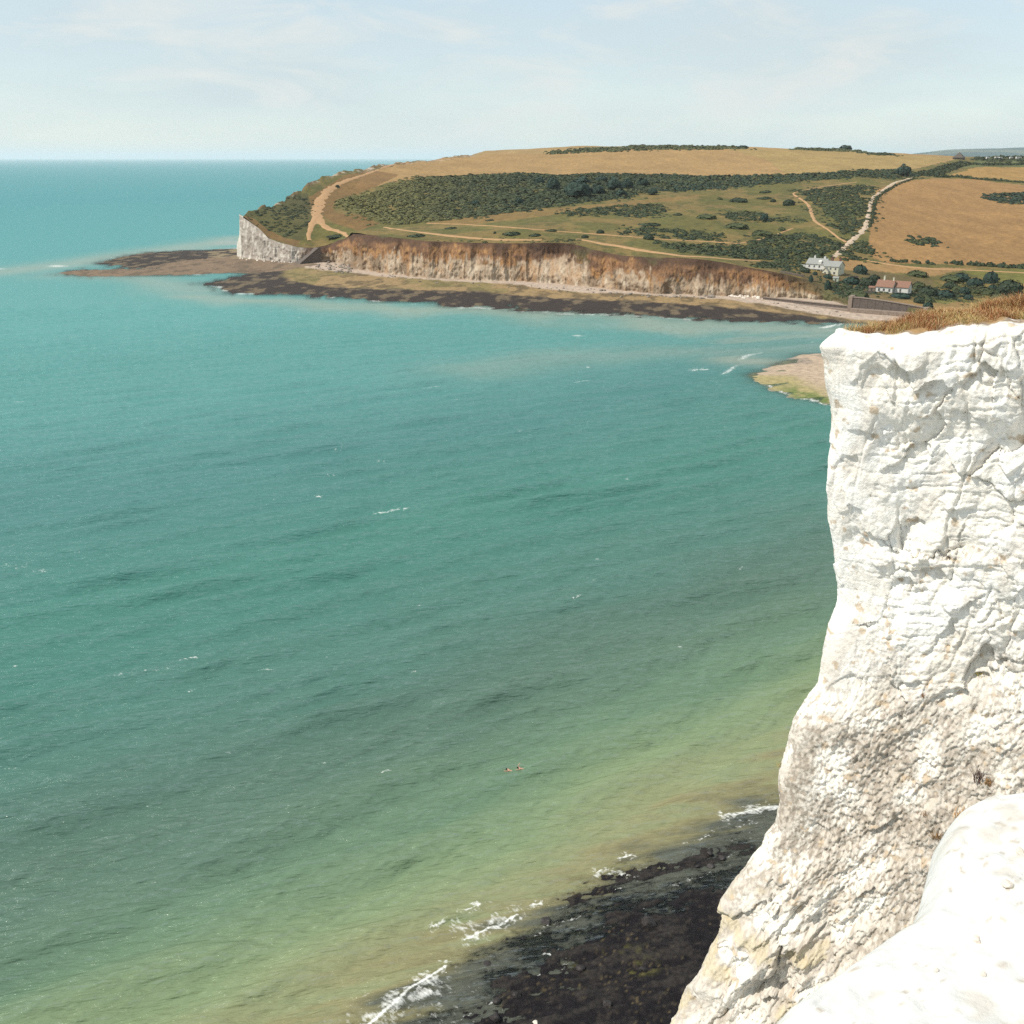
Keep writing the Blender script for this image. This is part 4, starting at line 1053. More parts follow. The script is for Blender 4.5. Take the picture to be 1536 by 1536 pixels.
hedge([(1372, 268), (1352, 275), (1340, 281), (1324, 291), (1316, 297), (1311, 310), (1310, 325), (1305, 342)], 2.2, 2.0, 'thin hedge along the right side of the chalk track', 811)
hedge([(1335, 393.5), (1360, 393), (1385, 396), (1402, 397)], 3, 2.4, 'low hedge at the bottom of the brown field, left stretch', 813)
hedge([(1415, 395), (1436, 397)], 4, 2.6, 'short hedge at the bottom of the brown field', 815)
hedge([(1452, 398), (1500, 401), (1540, 402), (1640, 405)], 6, 3.0, 'hedge at the bottom of the brown field by the right edge', 817)

PROTO = {}
def bush_mesh(kind):
    if kind not in PROTO:
        n, sz, fl, lb, c = {'round': (240, .15, .95, 4, G_DARK), 'low': (200, .16, .55, 3, G_DARK), 'olive': (220, .15, .8, 4, G_MID), 'blue': (240, .15, .9, 3, G_BLUE)}[kind]
        V, Fq, T = leaf_dome(hash(kind) % 7 + 900 + len(PROTO), n, sz, flat=fl, lobes=lb)
        o = put_mesh('bush', V, Fq, M_scrub, col=T[:, None] * np.array(c), smooth=False)
        PROTO[kind] = o.data
        bpy.data.objects.remove(o)
    return PROTO[kind]
def bush(px, py, w, h, kind, label, group):
    p = on_hill(px, py)
    m_ = math.hypot(p.x, p.y, p.z - CAM_Z) / F * 1.0
    o = bpy.data.objects.new('bush', bush_mesh(kind))
    COL.objects.link(o)
    o.location = (p.x, p.y, p.z - .15)
    rx = w * m_ / 2
    o.scale = (rx, rx * random.uniform(.8, 1.1), h * m_ / .95)
    o.rotation_euler = (0, 0, random.uniform(-.5, .5))
    return tag(o, label, 'bush', group)
GS, GV, GH = 'bushes dotted over the green slope', 'bushes on the valley floor', 'bushes round the houses'
for b in [
 (677, 343.5, 18, 5, 'low', 'low dark bush on the grass, leftmost above the coast path', GS), (768, 352, 26, 7, 'low', 'wide dark bush above the middle of the coast path', GS), (803, 354, 18, 6, 'low', 'low bush right of the wide one, near the cliff brink', GS),
 (827, 347, 20, 4.5, 'low', 'flat dark bush beside the thin footpath', GS), (900, 350.5, 13, 6, 'round', 'small dark bush where the thin footpath passes above the gully', GS), (735, 331.5, 13, 4, 'low', 'flat bush just below the lower edge of the thicket', GS),
 (742, 350.5, 5, 4, 'round', 'tiny bush left of the wide dark bush', GS), (877, 357, 12, 5, 'round', 'dark bush at the head of the cliff gully', GS), (1107.5, 302.5, 31, 9, 'low', 'big dark bush on the open green slope below the hedge', GS),
 (1149, 289, 18, 5, 'low', 'flat bush nearest the long hedge', GS), (1182.5, 308, 18, 9, 'round', 'round bush left of the sandy path bend', GS), (1159, 303, 9, 5, 'round', 'small bush between two larger ones on the open green slope', GS),
 (1147, 299, 20, 5, 'low', 'low wide bush right of the big dark bush', GS), (1079, 299.5, 10, 4, 'olive', 'pale small bush left of the big dark bush', GS), (1017, 323.5, 15, 5, 'low', 'small bush right of the scrub below the thicket', GS),
 (1172, 346, 12, 6, 'olive', 'small bush on the brown patch by the thin footpath end', GS), (973, 338, 36, 5, 'low', 'long flat bush above the band of scrub', GS), (1058, 328, 34, 8, 'olive', 'olive bush left of the long low scrub', GS),
 (972, 359, 18, 7, 'round', 'dark bush on the thin footpath at the foot of the scrub band', GS), (1125, 364, 13, 5, 'low', 'low bush above the bend of the thin footpath', GS), (1103, 342, 38, 9, 'olive', 'broad olive bush below the small round tree', GS),
 (1141, 353, 32, 8, 'olive', 'dull bush between the broad olive bush and the large dark scrub', GS), (506, 281, 7, 4, 'round', 'lone dark bush beside the worn headland path', GS), (505, 355, 30, 5, 'low', 'low dark bush near the brink at the end of the headland path', GS), (625, 355, 26, 6, 'low', 'flat dark bush at the left brink of the brown cliff', GS),
 (1425, 421, 34, 9, 'olive', 'pale green bush at the left end of the valley bushes', GV), (1441, 421, 28, 12, 'blue', 'dark bush behind the middle of the valley bushes', GV), (1461, 430, 26, 13, 'blue', 'dark bush in the centre of the valley bushes', GV), (1485, 425, 26, 18, 'blue', 'tall round dark bush standing highest among the valley bushes', GV),
 (1424, 432, 22, 9, 'round', 'dark bush in front of the pale green valley bush', GV), (1434, 436, 15, 9, 'olive', 'small round bush left of the centre of the valley', GV), (1446, 440, 17, 11, 'blue', 'small dark round bush in the second row of the valley', GV), (1461, 441, 15, 8, 'olive', 'olive bush right of the small dark round one', GV),
 (1481, 442, 22, 12, 'olive', 'rounded green bush in front of the tall one', GV), (1488, 437, 16, 10, 'blue', 'dark bush right beside the rounded green one', GV), (1512, 440, 40, 20, 'round', 'largest rounded bush at the right of the valley', GV), (1452, 449, 16, 9, 'blue', 'front dark bush nearest the dry meadow', GV),
 (1416, 446, 28, 12, 'blue', 'dark spreading bush right of the terracotta house', GV), (1389, 443, 30, 13, 'round', 'bush touching the right side of the terracotta house', GV), (1377, 431, 20, 9, 'olive', 'olive bush behind the right end of the terracotta house', GV), (1495, 449, 24, 9, 'olive', 'olive bush low at the front right of the valley', GV), (1521, 451, 24, 9, 'round', 'dark bush at the front by the right edge', GV),
 (1391, 463, 16, 12, 'blue', 'dark bush behind the right end of the tall sea wall', GV), (1378, 455, 18, 10, 'round', 'bush above the right end of the tall sea wall', GV), (1374, 414, 32, 9, 'olive', 'flat-topped bush on the dry ground above the terracotta house', GV),
 (1290, 410, 24, 14, 'blue', 'tall dark bush against the right gable of the cottages', GH), (1216, 423, 8, 10, 'blue', 'narrow dark bush on the cliff edge below the cottages', GH), (1222, 413, 8, 6, 'blue', 'small dark bush in front of the left cottage', GH), (1241, 417, 16, 6, 'blue', 'dark clipped bush in front of the cream gable porch', GH), (1276, 424, 26, 10, 'blue', 'dark hedge-like bush right below the cottages', GH),
 (1285, 449, 34, 15, 'olive', 'big olive bush on the bank above the low sea wall', GH), (1300, 428, 26, 12, 'round', 'dark bush between the cottages and the terracotta house', GH), (1240, 441, 10, 14, 'blue', 'dark upright bush in the cleft of the bank', GH), (1310, 421, 18, 10, 'round', 'bush behind the left side of the terracotta house', GH),
 (1350, 446, 34, 7, 'blue', 'dark clipped hedge bush along the foot of the terracotta house', GH), (1206, 408, 18, 7, 'round', 'dark bush left of the small cottage annexe', GH)]:
    bush(*b)
# trees: trunk and crown
def tree(px, py, w, h, label, group, seed, col=G_BLUE):
    p = on_hill(px, py)
    m_ = math.hypot(p.x, p.y) / F
    r_, hh_ = w * m_ / 2, h * m_
    root = empty('tree', (p.x, p.y, p.z - .1))
    tag(root, label, 'tree', group)
    bm = bmesh.new()
    bmesh.ops.create_cone(bm, cap_ends=True, segments=7, radius1=.07 * hh_, radius2=.03 * hh_, depth=hh_ * .6)
    bmesh.ops.translate(bm, verts=bm.verts, vec=(0, 0, hh_ * .3))
    for a in (0.4, 2.5, 4.4):
        bmesh.ops.create_cone(bm, cap_ends=True, segments=5, radius1=.025 * hh_, radius2=.01 * hh_, depth=hh_ * .4,
                              matrix=__import__('mathutils').Matrix.Translation((.14 * hh_ * math.cos(a), .14 * hh_ * math.sin(a), hh_ * .5)) @ __import__('mathutils').Matrix.Rotation(a, 4, 'Z') @ __import__('mathutils').Matrix.Rotation(.8, 4, 'Y'))
    bm_obj('trunk', bm, M_bark, root)
    r = np.random.default_rng(seed)
    P_ = [(0, 0, hh_ * .35)] + [(r_ * .5 * math.cos(a), r_ * .5 * math.sin(a), hh_ * z) for a, z in ((.3, .25), (2.2, .3), (4.1, .22), (5.2, .45))]
    V, Fq, T = join_domes(np.array(P_), [r_ * .75] + [r_ * .55] * 4, [hh_ * .62] + [hh_ * .45] * 4, [col] * 5, [leaf_dome(seed + 1, 90, .24, flat=.95), leaf_dome(seed + 2, 90, .22, flat=1)], seed)
    put_mesh('crown', V, Fq, M_scrub, parent=root, col=T, smooth=False)
GT = 'taller trees in the dark thicket'
for i, t_ in enumerate([
 (1146, 332.5, 13, 13, 'small round dark tree standing alone on the low scrub', None), (866, 297, 44, 26, 'largest dark tree of the thicket, right of its middle', GT), (829, 285, 22, 18, 'dark tree up the slope left of the largest one', GT), (808, 277, 18, 11, 'tree at the upper left of the group in the thicket', GT),
 (895, 293, 24, 16, 'tree close right of the largest one', GT), (920, 285, 24, 18, 'dark tree in the middle of the right half of the thicket', GT), (940, 284, 20, 16, 'tree beside the upper edge at the right of the thicket', GT), (963, 280, 20, 12, 'rightmost tree of the thicket group', GT), (931, 294, 20, 10, 'tree low on the right of the thicket', GT), (872, 276, 26, 11, 'tree behind the largest one near the tan field', GT), (902, 273, 22, 9, 'small tree under the edge of the tan field', GT),
 (978, 292, 18, 9, 'small dark tree at the lower right corner of the thicket', GT), (778, 307, 12, 10, 'lone dark tree low in the middle of the thicket', GT), (713, 309, 16, 8, 'dark tree low in the left half of the thicket', GT), (1354, 264, 22, 14, 'round dark tree at the top of the chalk track', None), (1268, 226.5, 20, 8, 'round tree rising highest from the skyline belt', None), (1113, 222.5, 18, 4.5, 'dark blocky tree at the right end of the long skyline wood', None), (1391, 396, 6, 6, 'little tree standing up from the hedge below the brown field', None)]):
    tree(*t_, 1000 + 7 * i)

# ================================================================== BUILDINGS
def block(root, x0, x1, y0, y1, h, ridge, wm, rm, over=.3, z0=-1.5, hip=0.0, th=.22):
    """one gabled block, ridge along x"""
    bm = bmesh.new()
    prism(bm, [(y0, z0), (y1, z0), (y1, h), ((y0 + y1) / 2, ridge), (y0, h)], 'x', x0, x1)
    bm_obj('wall', bm, wm, root)
    bm = bmesh.new()
    ym = (y0 + y1) / 2; sl = (ridge - h) / (ym - y0)
    a, b = h - over * sl, y0 - over
    c = y1 + over
    prism(bm, [(b, a + .03), (ym, ridge + .03), (c, a + .03), (c, a + th), (ym, ridge + th), (b, a + th)], 'x', x0 - over, x1 + over)
    return bm_obj('roof', bm, rm, root)
def window(root, x, z, w, h, y, side=False):
    bm = bmesh.new()
    if side: bx(bm, y - .02, y + .03, x - w / 2, x + w / 2, z, z + h)
    else: bx(bm, x - w / 2, x + w / 2, y - .03, y + .02, z, z + h)
    o = bm_obj('window', bm, M_glass, root)
    bm = bmesh.new()
    t = .1
    for (u0, u1, v0, v1) in ((-w / 2 - t, w / 2 + t, -t, 0), (-w / 2 - t, w / 2 + t, h, h + t), (-w / 2 - t, -w / 2, 0, h), (w / 2, w / 2 + t, 0, h), (-.03, .03, 0, h)):
        if side: bx(bm, y - .03, y + .06, x + u0, x + u1, z + v0, z + v1)
        else: bx(bm, x + u0, x + u1, y - .06, y + .03, z + v0, z + v1)
    bm_obj('frame', bm, M_white, o)
def chimney(roof, x, y, z0, z1, w, mat, pots=2):
    bm = bmesh.new()
    bx(bm, x - w / 2, x + w / 2, y - w * .35, y + w * .35, z0, z1)
    bx(bm, x - w / 2 - .08, x + w / 2 + .08, y - w * .35 - .08, y + w * .35 + .08, z1, z1 + .15)
    for k in range(pots):
        bmesh.ops.create_cone(bm, cap_ends=True, segments=8, radius1=.14, radius2=.11, depth=.5, matrix=__import__('mathutils').Matrix.Translation((x + (k - (pots - 1) / 2) * .4, y, z1 + .4)))
    bm_obj('chimney', bm, mat, roof)
HR = math.atan2(-.6, .8)
p = on_hill(1256.5, 414.5)
cot = empty('cottage_row', p, HR)
tag(cot, 'row of white coastguard cottages with pale slate roofs above the cliff end', 'cottages')
rB = block(cot, -8.6, 0, 0, 10, 5.0, 7.6, M_cream, M_slate)
rA = block(cot, -20.2, -8.9, 2.5, 11.5, 5.6, 8.4, M_white, M_slate)
rC = block(cot, -25.0, -20.5, 3.5, 8.0, 2.9, 4.4, M_white, M_slate)
bm = bmesh.new(); prism(bm, [(-8.3, -1.5), (-5.0, -1.5), (-5.0, 2.4), (-6.65, 4.2), (-8.3, 2.4)], 'y', -2.4, -.02); bm_obj('porch', bm, M_cream, cot)
bm = bmesh.new(); prism(bm, [(-8.6, 2.25), (-6.65, 4.32), (-4.7, 2.25), (-4.7, 2.45), (-6.65, 4.55), (-8.6, 2.45)], 'y', -2.7, -.03); bm_obj('porch_roof', bm, M_slate, cot)
for x in (-7.2, -4.6, -1.7): window(cot, x, 3.2, .9, 1.2, 0)
window(cot, -2.2, .8, 1.0, 1.3, 0); window(cot, -6.65, .6, .9, 1.4, -2.4)
for x in (-18.2, -15.2, -12.2): window(cot, x, 3.7, .9, 1.2, 2.5)
window(cot, -22.8, .9, 1.1, 1.2, 3.5); window(cot, 3.6, 3.2, .8, 1.1, 0, side=True)
for x in (-16.6, -13.4): window(cot, x, .5, 1.1, 1.7, 2.5)
ver = bmesh.new(); bx(ver, -19.8, -10.4, .7, 2.42, 2.75, 2.9); verr = bm_obj('verandah_roof', ver, M_slate, cot)
for x in (-19.6, -17.4, -15.2, -13.0, -10.6):
    bm = bmesh.new(); bx(bm, x - .08, x + .08, .75, .91, -1.2, 2.74); bm_obj('post', bm, M_white, cot)
bm = bmesh.new(); bx(bm, -18.0, -8.8, -2.0, -1.8, -1.5, 1.0); bm_obj('garden_wall', bm, M_white, cot)
chimney(rB, -5.9, 5.3, 6.6, 9.4, 1.3, M_brick); chimney(rB, -1.2, 5.3, 6.6, 9.2, 1.1, M_brick)
chimney(rA, -17.0, 7.2, 7.4, 9.6, 1.0, M_white); chimney(rA, -11.0, 7.2, 7.4, 9.4, 1.2, M_white)
bm = bmesh.new(); prism(bm, [(2.2, 5.6), (4.4, 5.6), (4.4, 7.2), (3.3, 7.9), (2.2, 7.2)], 'x', -12.9, -11.1); bm_obj('dormer', bm, M_white, cot)

p = on_hill(1337.5, 440)
vil = empty('villa', (p.x, p.y, p.z), HR)
tag(vil, 'white house with two terracotta tiled roofs behind the tall sea wall', 'house')
rP = block(vil, -8.6, 0, 0, 6.5, 3.2, 6.2, M_white, M_tile, .4)
rQ = block(vil, .3, 7.4, 3.0, 9.5, 3.2, 5.9, M_white, M_tile, .4)
bm = bmesh.new(); bx(bm, -11.6, -8.9, .8, 4.6, -1.5, 2.4); ann = bm_obj('annexe', bm, M_cream, vil)
bm = bmesh.new(); bx(bm, -11.8, -8.7, .6, 4.8, 2.42, 2.6); bm_obj('roof', bm, M_conc, ann)
for x in (-6.9, -4.4, -1.4): window(vil, x, .7, 1.0, 1.5, 0)
window(vil, 3.4, .7, .9, 1.5, 3.0); window(vil, 5.8, .8, .9, 1.4, 7.4, side=True); window(vil, 3.0, 1.0, .9, 1.3, 0.0, side=True)
bm = bmesh.new(); bx(bm, -10.2, -9.5, .74, .795, -1.2, 1.4); bm_obj('door', bm, M_timber, vil)
chimney(rP, -5.6, 3.2, 5.4, 8.2, .8, M_cream, 1); chimney(rP, -.7, 3.2, 5.4, 7.6, .7, M_cream, 1)

def shed(px, py, w, d, h, label, wm, rm, name='shed'):
    p = on_hill(px, py)
    r_ = empty(name, p, HR + .25)
    tag(r_, label, 'shed')
    block(r_, -w / 2, w / 2, 0, d, h, h + .7, wm, rm, .15)
    bm = bmesh.new(); bx(bm, -.4, .4, -.04, .02, -.6, h - .4); bm_obj('door', bm, M_timber, r_)
shed(1307, 438, 3.2, 2.4, 2.1, 'small tan shed left of the terracotta house', M_conc, M_tile)
shed(1253, 424, 3.0, 2.6, 1.8, 'small pale green shed below the cottages', col_mat('pale_green_paint', (.42, .46, .36), var=.1), M_slate)
def straight_wall(a, b, h0, h1, th, name, label, mat, z=None, cat='wall'):
    A, B = (on_hill(*a), on_hill(*b))
    d = B - A; L_ = math.hypot(d.x, d.y)
    r_ = empty(name, A, math.atan2(d.y, d.x)); tag(r_, label, cat)
    n = max(2, int(L_ / 3))
    for k in range(n):
        x0, x1 = L_ * k / n, L_ * (k + 1) / n
        zz_ = d.z * k / n
        bm = bmesh.new(); bx(bm, x0 + .01, x1 - .01, 0, th, zz_ - 1.5, zz_ + h0 + (h1 - h0) * k / n); bm_obj('panel', bm, mat, r_)
straight_wall((1287, 441), (1313, 440.5), 1.3, 1.3, .18, 'timber_fence', 'dark timber fence left of the terracotta house above the sea wall', M_timber, cat='fence')
straight_wall((1170, 410), (1206, 417), 1.0, 1.0, .3, 'garden_wall', 'long low brown wall along the cliff edge left of the cottages', M_conc)
straight_wall((1275, 419), (1287, 418.5), 1.4, 1.4, .25, 'garden_wall', 'short pale wall right of the cottages', M_conc)

# sea walls
def sea_wall(px0, px1, n, z0, tops, label, thick, face, cap, apron, seed):
    """n straight bays; tops = (height left, height right)"""
    A, B = Vector(gp(px0[0], px0[1], z0)), Vector(gp(px1[0], px1[1], z0))
    d = B - A; L_ = d.length
    r_ = empty('sea_wall', A, math.atan2(d.y, d.x)); tag(r_, label, 'sea wall')
    rr = random.Random(seed)
    hs = [tops[0] + (tops[1] - tops[0]) * (k / n) ** tops[2] for k in range(n + 1)]
    for k in range(n):
        x0, x1 = L_ * k / n, L_ * (k + 1) / n
        j = rr.uniform(-.04, .04)
        bm = bmesh.new()
        prism(bm, [(x0 + .04, -2), (x1 - .04, -2), (x1 - .04, hs[k + 1]), (x0 + .04, hs[k])], 'y', j, thick)
        bm_obj('wall_bay', bm, face, r_)
        bm = bmesh.new()
        prism(bm, [(x0 + .02, hs[k] + .003), (x1 - .02, hs[k + 1] + .003), (x1 - .02, hs[k + 1] + .35), (x0 + .02, hs[k] + .35)], 'y', -.25, thick + .2)
        bm_obj('coping', bm, cap, r_)
        if apron:
            bm = bmesh.new()
            prism(bm, [(-apron[0], -2), (-.06, -2), (-.06, apron[1] + .25), (-apron[0], apron[1])], 'x', x0 + .03, x1 - .03)
            bm_obj('apron', bm, cap, r_)
    return r_, L_, hs
sea_wall((1144, 452), (1274, 465.5), 12, 1.2, (2.1, 1.9, 1), 'long low sea wall running along the beach below the cottages', 1.2, M_conc_dark, M_conc, (2.2, .5), 1)
w2, L2, h2 = sea_wall((1277, 467), (1383, 475), 9, 1.0, (7.0, 4.2, 1.6), 'tall weathered sea wall below the terracotta house', 1.6, M_conc_dark, M_conc, (3.0, 1.6), 2)
bm = bmesh.new(); bx(bm, -2.0, -.05, -.5, 9, -2, h2[0] + .6); bm_obj('end_pillar', bm, M_conc, w2)
bm = bmesh.new(); bx(bm, L2 + .05, L2 + 2.2, -.6, 12, -2, h2[-1] + .2); bm_obj('end_return', bm, M_conc, w2)
# groyne-like dark ramp down to the beach in the gap
A = Vector(gp(438, 395.5, 1.0)); B = Vector(gp(470, 393.5, 1.0))
r_ = empty('concrete_ramp', A, math.atan2(B.y - A.y, B.x - A.x)); tag(r_, 'dark sloping concrete ramp down to the beach in the cliff gap', 'ramp')
Lr = (B - A).length
bm = bmesh.new(); prism(bm, [(0, -1.5), (Lr, -1.5), (Lr, 11.2), (Lr * .93, 11.4), (0, .6)], 'y', -14.5, -6.0); bm_obj('ramp_body', bm, M_conc_dark, r_)
bm = bmesh.new(); prism(bm, [(0, .62), (Lr * .93, 11.42), (Lr * .93, 12.3), (0, 1.5)], 'y', -14.9, -14.51); bm_obj('parapet', bm, M_timber, r_)

# barn with pyramid roof, caravans
p = on_hill(1438, 239)
br = empty('barn', p, -.6); tag(br, 'dark barn with a pyramid roof on the skyline', 'barn')
bm = bmesh.new(); bx(bm, -7, 7, -7, 7, -3, 2.2); bm_obj('wall', bm, M_timber, br)
bm = bmesh.new(); bmesh.ops.create_cone(bm, cap_ends=True, segments=4, radius1=11.2, radius2=.3, depth=7.5, matrix=__import__('mathutils').Matrix.Translation((0, 0, 5.96)) @ __import__('mathutils').Matrix.Rotation(math.pi / 4, 4, 'Z')); bm_obj('roof', bm, M_timber, br)
def caravan(px, py, w, label):
    p = on_hill(px, py)
    r_ = empty('caravan', (p.x, p.y, p.z + 1.2), .1); tag(r_, label, 'caravan', 'white caravans on the far ridge')
    bm = bmesh.new(); prism(bm, [(-w / 2, .5), (w / 2, .5), (w / 2, 2.9), (w / 2 - .5, 3.3), (-w / 2 + .4, 3.3), (-w / 2, 2.8)], 'y', 0, 3.0); bm_obj('body', bm, M_white, r_)
    for x in (-w * .28, w * .22):
        bm = bmesh.new(); bx(bm, x - .6, x + .6, -.04, .02, 1.5, 2.4); bm_obj('window', bm, M_glass, r_)
    bm = bmesh.new(); bx(bm, -w * .4, w * .4, .4, 2.6, -2.5, .48); bm_obj('chassis', bm, M_timber, r_)
caravan(1482, 240.5, 5, 'leftmost small white caravan on the far ridge'); caravan(1495, 240, 5, 'white caravan, second from the left on the far ridge'); caravan(1501, 240.5, 4.5, 'white caravan close right of the second on the ridge')
caravan(1517, 240, 4.5, 'white caravan between the pair and the biggest one'); caravan(1528, 240, 8, 'biggest and rightmost white caravan on the far ridge')

# ================================================================== BOULDERS
ROCKS = {}
def rock_mesh(k, mat):
    key = (k, mat.name)
    if key not in ROCKS:
        bm = bmesh.new(); bmesh.ops.create_icosphere(bm, subdivisions=2, radius=1)
        r = np.random.default_rng(1200 + k)
        pl = r.normal(size=(7, 3)); pl /= np.linalg.norm(pl, axis=1)[:, None]; off = r.uniform(.55, .85, 7)
        for v_ in bm.verts:
            c = np.array(v_.co)
            for n__, o_ in zip(pl, off):
                d = c @ n__ - o_
                if d > 0: c = c - n__ * d
            v_.co = c * (1 + r.normal() * .03)
        me = bpy.data.meshes.new('boulder'); bm.to_mesh(me); bm.free(); me.materials.append(mat)
        ROCKS[key] = me
    return ROCKS[key]
def boulder(P, sx, sz, label, group, mat, name='boulder', cat='boulder'):
    o = bpy.data.objects.new(name, rock_mesh(random.randrange(6), mat)); COL.objects.link(o)
    o.location = P; o.scale = (sx, sx * random.uniform(.7, 1.2), sz); o.rotation_euler = (random.uniform(-.3, .3), random.uniform(-.3, .3), random.uniform(0, 6.28))
    return tag(o, label, cat, group)
def shore_pt(px, py, z0=1.2):
    P = gp(px, py, z0)
    z = float(far_bed(P[0:1], P[1:2])[0][0])
    return np.array([P[0], P[1], max(z, -.2)])
def pile(poly, n, s, label, group, mat, seed):
    r = random.Random(seed); xs = [q[0] for q in poly]; ys = [q[1] for q in poly]; k = 0
    while k < n:
        x, y = r.uniform(min(xs), max(xs)), r.uniform(min(ys), max(ys))
        if not inpoly(np.array([x]), np.array([y]), poly)[0]: continue
        sz = s[0] + (s[1] - s[0]) * r.random() ** 2
        P = shore_pt(x, y)
        boulder((P[0], P[1], P[2] + sz * .15), sz, sz * .7, label, group, mat); k += 1
pile([(480, 396), (510, 398), (528, 402), (535, 412), (510, 413), (480, 407), (462, 402)], 60, (.7, 2.0), 'grey boulder in the pile at the left end of the brown cliff', 'boulders piled at the left end of the brown cliff', M_rock, 1)
pile([(1092, 444), (1110, 443), (1135, 446), (1142, 452), (1120, 451), (1092, 448)], 60, (.6, 1.5), 'pale rock in the heap where the low sea wall begins', 'rocks heaped at the start of the low sea wall', M_stone, 2)
pile([(875, 434), (905, 438), (960, 444), (1020, 446), (1080, 448), (1080, 451), (1000, 451), (940, 449), (890, 442)], 46, (.6, 1.7), 'grey rock scattered on the beach below the right half of the brown cliff', 'rocks scattered under the right half of the cliff', M_rock, 3)
pile([(560, 412), (640, 420), (700, 424), (800, 428), (860, 434), (860, 440), (760, 434), (640, 427), (560, 418)], 36, (.4, 1.1), 'small dark rock scattered on the beach below the left half of the brown cliff', 'small rocks under the left half of the cliff', M_rock, 4)
pile([(357, 387), (402, 391), (440, 394.5), (440, 396.5), (400, 394), (357, 390)], 26, (.5, 1.5), 'pale chalk block fallen at the foot of the white headland cliff', 'chalk blocks below the white headland', M_stone, 5)
pile([(1150, 453), (1268, 468), (1268, 474), (1180, 464), (1150, 458)], 12, (.4, .9), 'dark rock lying on the sand in front of the low sea wall', 'rocks in front of the low sea wall', M_rock, 6)
NB = [(1067, 1299, 12, 'round dark boulder in the shallows, largest of the three by the cliff'), (1083, 1286, 13, 'dark boulder in the shallows nearest the cliff'), (1064, 1281, 9, 'small dark rock farthest out of the three by the cliff'), (818, 1380, 15, 'dark boulder just off the upper corner of the reef'), (732, 1446, 12, 'dark boulder alone in the shallows left of the reef'),
      (775, 1492, 14, 'dark boulder at the lower left corner of the reef'), (745, 1500, 11, 'small dark boulder between two others at the bottom of the shallows'), (743, 1525, 14, 'dark low boulder at the bottom edge of the shallows'), (720, 1467, 8, 'little rock just breaking the water below the lone boulder'), (973, 1387, 18, 'black boulder on the upper middle of the reef'), (870, 1453, 12, 'dark boulder on the left part of the reef'), (964, 1455, 12, 'weedy boulder in the centre of the reef'), (1046, 1300, 6, 'tiny rock left of the round dark boulder'), (910, 1508, 14, 'weedy boulder low on the reef')]
for px, py, w, lb in NB:
    P = gp(px, py, .1); s_ = w * math.hypot(P[1], 75) / F / 2 * 1.15
    zb = float(near_bed(P[0:1], P[1:2])[0])
    boulder((P[0], P[1], max(zb, -.15) + s_ * .25), s_, s_ * .75, lb, 'boulders in the shallows and on the reef', M_wetrock)
P = gp(803, 1535, .2); boulder((P[0], P[1], .2), .36, .26, 'pale chalk boulder on the reef at the bottom edge', None, M_stone)

# stones on the near ledge
from mathutils.bvhtree import BVHTree
dg = bpy.context.evaluated_depsgraph_get()
def on_obj(o, px, py):
    dx, dy, dz = ray(px, py)
    bvh = BVHTree.FromObject(o, dg)
    h = bvh.ray_cast(Vector((0, 0, CAM_Z)), Vector((float(dx), float(dy), float(dz))).normalized())
    return h[0], h[1]
ledge = bpy.data.objects['chalk_ledge']
for px, py, w, lb in [(1511, 1327, 17, 'pale flat stone on the ledge by the right edge'), (1465, 1411, 14, 'tan pebble on the chalk ledge'), (1530, 1278, 13, 'small stone at the right edge of the ledge, highest up'), (1476, 1462, 9, 'ochre pebble low on the ledge'), (1404, 1456, 7, 'small pebble left on the ledge')]:
    h, nn = on_obj(ledge, px, py)
    if h is None: continue
    s_ = w * (h - Vector((0, 0, CAM_Z))).length / F / 2
    boulder((h.x, h.y, h.z + s_ * .25), s_, s_ * .55, lb, 'stones on the near ledge', M_stone, 'stone', 'stone')

# ================================================================== GRASS AND PLANTS ON THE CHALK
def blades(P, hgt, wid, lean, colr, seed):
    """P (n,3) roots; returns verts, quads, colours of bent tapering blades"""
    r = np.random.default_rng(seed); n = len(P)
    a = r.uniform(0, 2 * np.pi, n); b = a + r.normal(size=n) * .4 + np.pi / 2
    h = hgt * r.uniform(.45, 1.15, n); w = wid * r.uniform(.7, 1.3, n)
    l = lean * r.uniform(.2, 1.3, n) * h
    D = np.stack([np.cos(b), np.sin(b), 0 * a], -1); U = np.stack([np.cos(a), np.sin(a), 0 * a], -1)
    Z = np.array([0, 0, 1.0])
    p0 = P; p1 = P + Z * (h * .55)[:, None] + D * (l * .3)[:, None]; p2 = P + Z * h[:, None] + D * l[:, None]
    wu = U * w[:, None]
    V = np.stack([p0 - wu, p0 + wu, p1 + wu * .8, p1 - wu * .8, p2 + wu * .15, p2 - wu * .15], 1).reshape(-1, 3)
    i = np.arange(n)[:, None] * 6
    Fq = np.concatenate([i + [[0, 1, 2, 3]], i + [[3, 2, 4, 5]]])
    C = np.repeat(colr, 6, 0)
    return V, Fq, C
r = np.random.default_rng(31)
jj = r.uniform(0, TX.shape[1] - 1.01, 900000); ww_ = r.uniform(0, TX.shape[0] - 1.01, 900000)
sj = ss[jf][jj.astype(int)]
def smp(G): 
    a, b = ww_.astype(int), jj.astype(int); fa_, fb_ = ww_ - a, jj - b
    return (G[a, b] * (1 - fb_) + G[a, b + 1] * fb_) * (1 - fa_) + (G[a + 1, b] * (1 - fb_) + G[a + 1, b + 1] * fb_) * fa_
gx_, gy_, gz_ = smp(TX), smp(TY), smp(TZ)
sp_ = np.interp(sj, ss[jf], span[0]); dsj = np.interp(sj, ss, np.gradient(ss))
dens = sp_ * np.gradient(ss)[np.searchsorted(ss, sj).clip(0, len(ss) - 1)]
wdist = ww_ / (TX.shape[0] - 1) * sp_
patch = fbm(801, gx_ / .6, gy_ / .6, octs=3)
